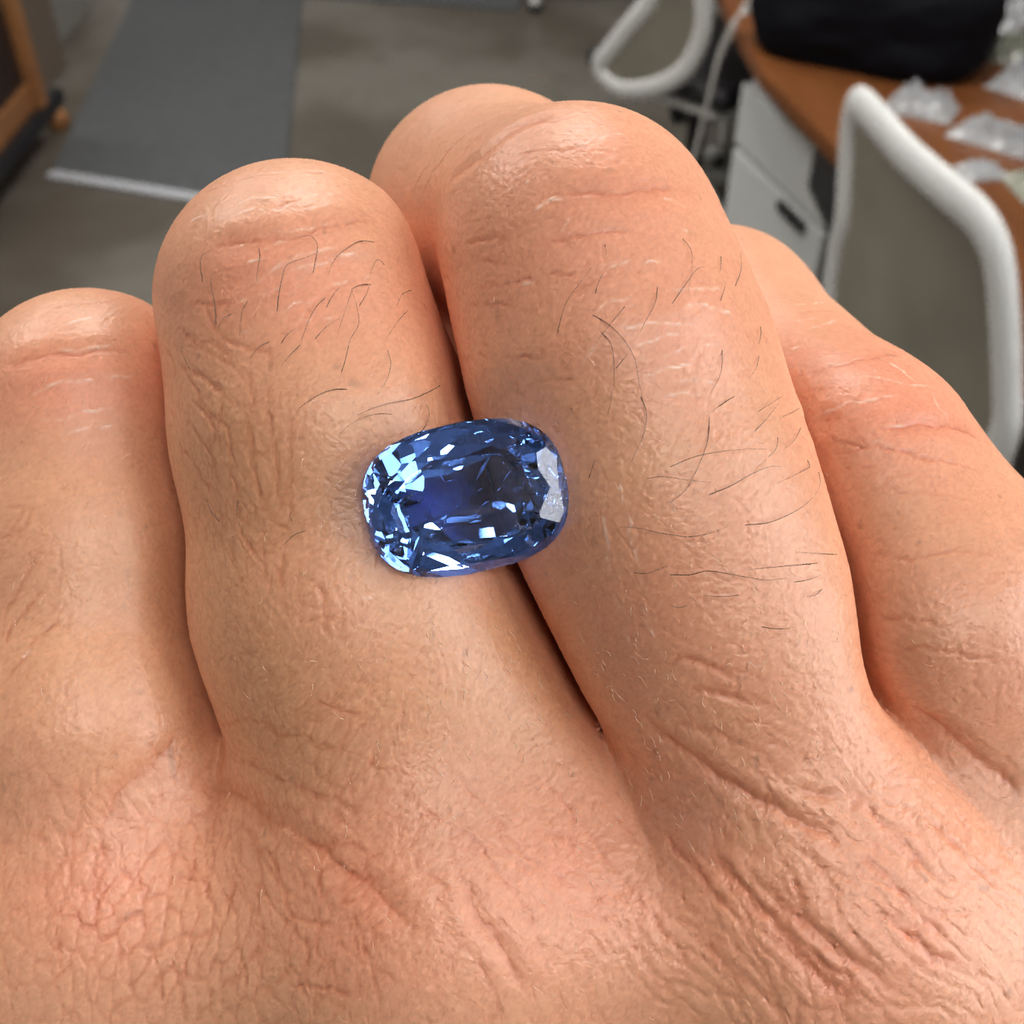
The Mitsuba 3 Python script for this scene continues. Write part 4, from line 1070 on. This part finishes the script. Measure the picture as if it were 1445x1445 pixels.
PACKETS = [('crumpled clear plastic packet on the desk just right of the near chair back top corner', 0.75, 1.945, .062, .045, .026, -30, 'foil'),
           ('long clear plastic packet lying in the middle of the desk beside the chair back', 0.85, 1.795, .09, .038, .024, -42, 'foil'),
           ('small clear packet nearest the camera on the desk edge', 0.775, 1.68, .035, .03, .012, 10, 'foil'),
           ('white packet at the far right of the desk behind the black bag', 1.08, 2.42, .09, .07, .03, 20, 'foil'),
           ('greenish clear packet on the desk right of the black bag', 1.04, 2.22, .075, .06, .03, -15, 'foil_green'),
           ('shiny packet on the desk below the greenish one at the photo right edge', 0.985, 2.06, .07, .05, .03, 40, 'foil'),
           ('grey packet on the desk at the right edge of the photo above the chair frame', 0.885, 1.625, .08, .06, .012, 5, 'foil_green')]
for i, (lab, x, y, sx, sy, h, yaw, m) in enumerate(PACKETS):
    k = 'plastic_packet' + ('_%03d' % i if i else '')
    put(k, crumple((x, y, DT), sx, sy, h, 60 + i, yaw), m, smooth=25)
    tag(k, lab, 'plastic packet', 'clear packets on the desk')
put('pouch', at(lump((1.19, 2.28, DT), (0.05, 0.10, 0.06), 12, 0.1)), 'dark_wood', smooth=True)
tag('pouch', 'small dark brown pouch at the top right corner beyond the packets', 'pouch')

# wooden cabinet at the left, its side along the runner
put('wooden_cabinet__bottom_rail', at(box(-1.525, 2.55, 0.065, -1.49, 3.60, 0.115, .006)), 'black_plastic', smooth=40)
for i, (x, y) in enumerate(((-1.51, 3.43), (-1.51, 2.6), (-1.95, 3.43), (-1.95, 2.6))):
    k = 'wooden_cabinet__post' + ('_%03d' % i if i else '')
    put(k, at(box(x - .022, y - .03, 0.115, x + .022, y + .03, 1.15, .005)), 'orange_wood', smooth=40)
    prof = np.array([[0.0, 0], [.022, 0], [.030, .012], [.036, .035], [.03, .058], [.02, .064], [0, .064]])
    foot = trimesh.creation.revolve(prof, sections=24)
    foot.apply_translation((x + .005, y + (.10 if y > 3 else 0), 0))
    put('wooden_cabinet__foot' + ('_%03d' % i if i else ''), at(foot), 'orange_wood', smooth=50)
put('wooden_cabinet__side_rail', at(box(-1.536, 2.64, .118, -1.512, 3.398, .20, .004)), 'orange_wood', smooth=40)
put('wooden_cabinet__bottom_board', at(box(-1.97, 2.57, .118, -1.535, 3.46, .14, .004)), 'orange_wood', smooth=40)
put('wooden_cabinet__shelf', at(box(-1.97, 2.57, .50, -1.535, 3.46, .52, .004)), 'orange_wood', smooth=40)
put('wooden_cabinet__top', at(box(-2.0, 2.54, 1.15, -1.48, 3.50, 1.18, .005)), 'orange_wood', smooth=40)
put('wooden_cabinet__back_panel', at(box(-1.99, 2.57, .14, -1.975, 3.46, 1.15)), 'dark_wood')
put('wooden_cabinet__side_panel', at(box(-1.535, 2.64, .201, -1.522, 3.398, 1.15)), 'dark_wood')
tag('wooden_cabinet', 'orange-brown wooden cabinet with dark panels and a black bottom rail beside the grey runner', 'cabinet')
put('carton', at(box(-1.98, 3.75, 0.0, -1.66, 4.12, 0.34, .006)), 'taupe', smooth=40)
tag('carton', 'brown box standing behind the wooden cabinet', 'box')
put('grey_carton', at(box(-2.02, 4.25, 0.0, -1.74, 4.7, 0.36, .006)), 'grey_board', smooth=40)
tag('grey_carton', 'grey box behind the brown one at the top left', 'box')
put('pink_pouch', at(lump((-1.75, 3.62, 0.0), (0.06, 0.06, 0.07), 15, 0.1)), 'pink', smooth=True)
tag('pink_pouch', 'small pinkish pouch on the floor behind the cabinet post', 'pouch')

# low wooden platform and pale legs at the far end
put('far_table__shelf', at(box(0.10, 4.95, 0.10, 1.0, 5.6, 0.14, .004)), 'taupe', smooth=40)  # the low wooden platform's board, grouped with the table
put('far_table__plinth', at(box(0.14, 4.98, 0.0, 0.98, 5.58, 0.0995)), 'black_plastic')
for i, (x, y, lab) in enumerate(((0.095, 4.72, 'white table leg with a black foot at the top centre'), (-0.10, 4.95, 'grey table leg standing on the dark mat at the top'))):
    put('far_table__leg' + ('_%03d' % i if i else ''), at(trimesh.creation.cylinder(0.024, 0.69, sections=18, transform=trimesh.transformations.translation_matrix((x, y, .372)))), 'chair_white' if i == 0 else 'desk_metal', smooth=40)
    put('far_table__foot' + ('_%03d' % i if i else ''), at(trimesh.creation.cylinder(0.03, 0.028, sections=18, transform=trimesh.transformations.translation_matrix((x, y, .0142)))), 'black_plastic', smooth=40)
for i, (x, y) in enumerate(((0.9, 4.72), (0.9, 5.5), (-0.10, 5.5)), 2):
    put('far_table__leg_%03d' % i, at(trimesh.creation.cylinder(0.024, 0.69, sections=18, transform=trimesh.transformations.translation_matrix((x, y, .372)))), 'chair_white', smooth=40)
put('far_table__tabletop', at(box(-0.18, 4.66, .717, 0.98, 5.58, .742, .004)), 'desk_wood', smooth=40)
tag('far_table', 'table over a low wooden platform at the top of the photo, only its pale legs and shelf in view', 'table')
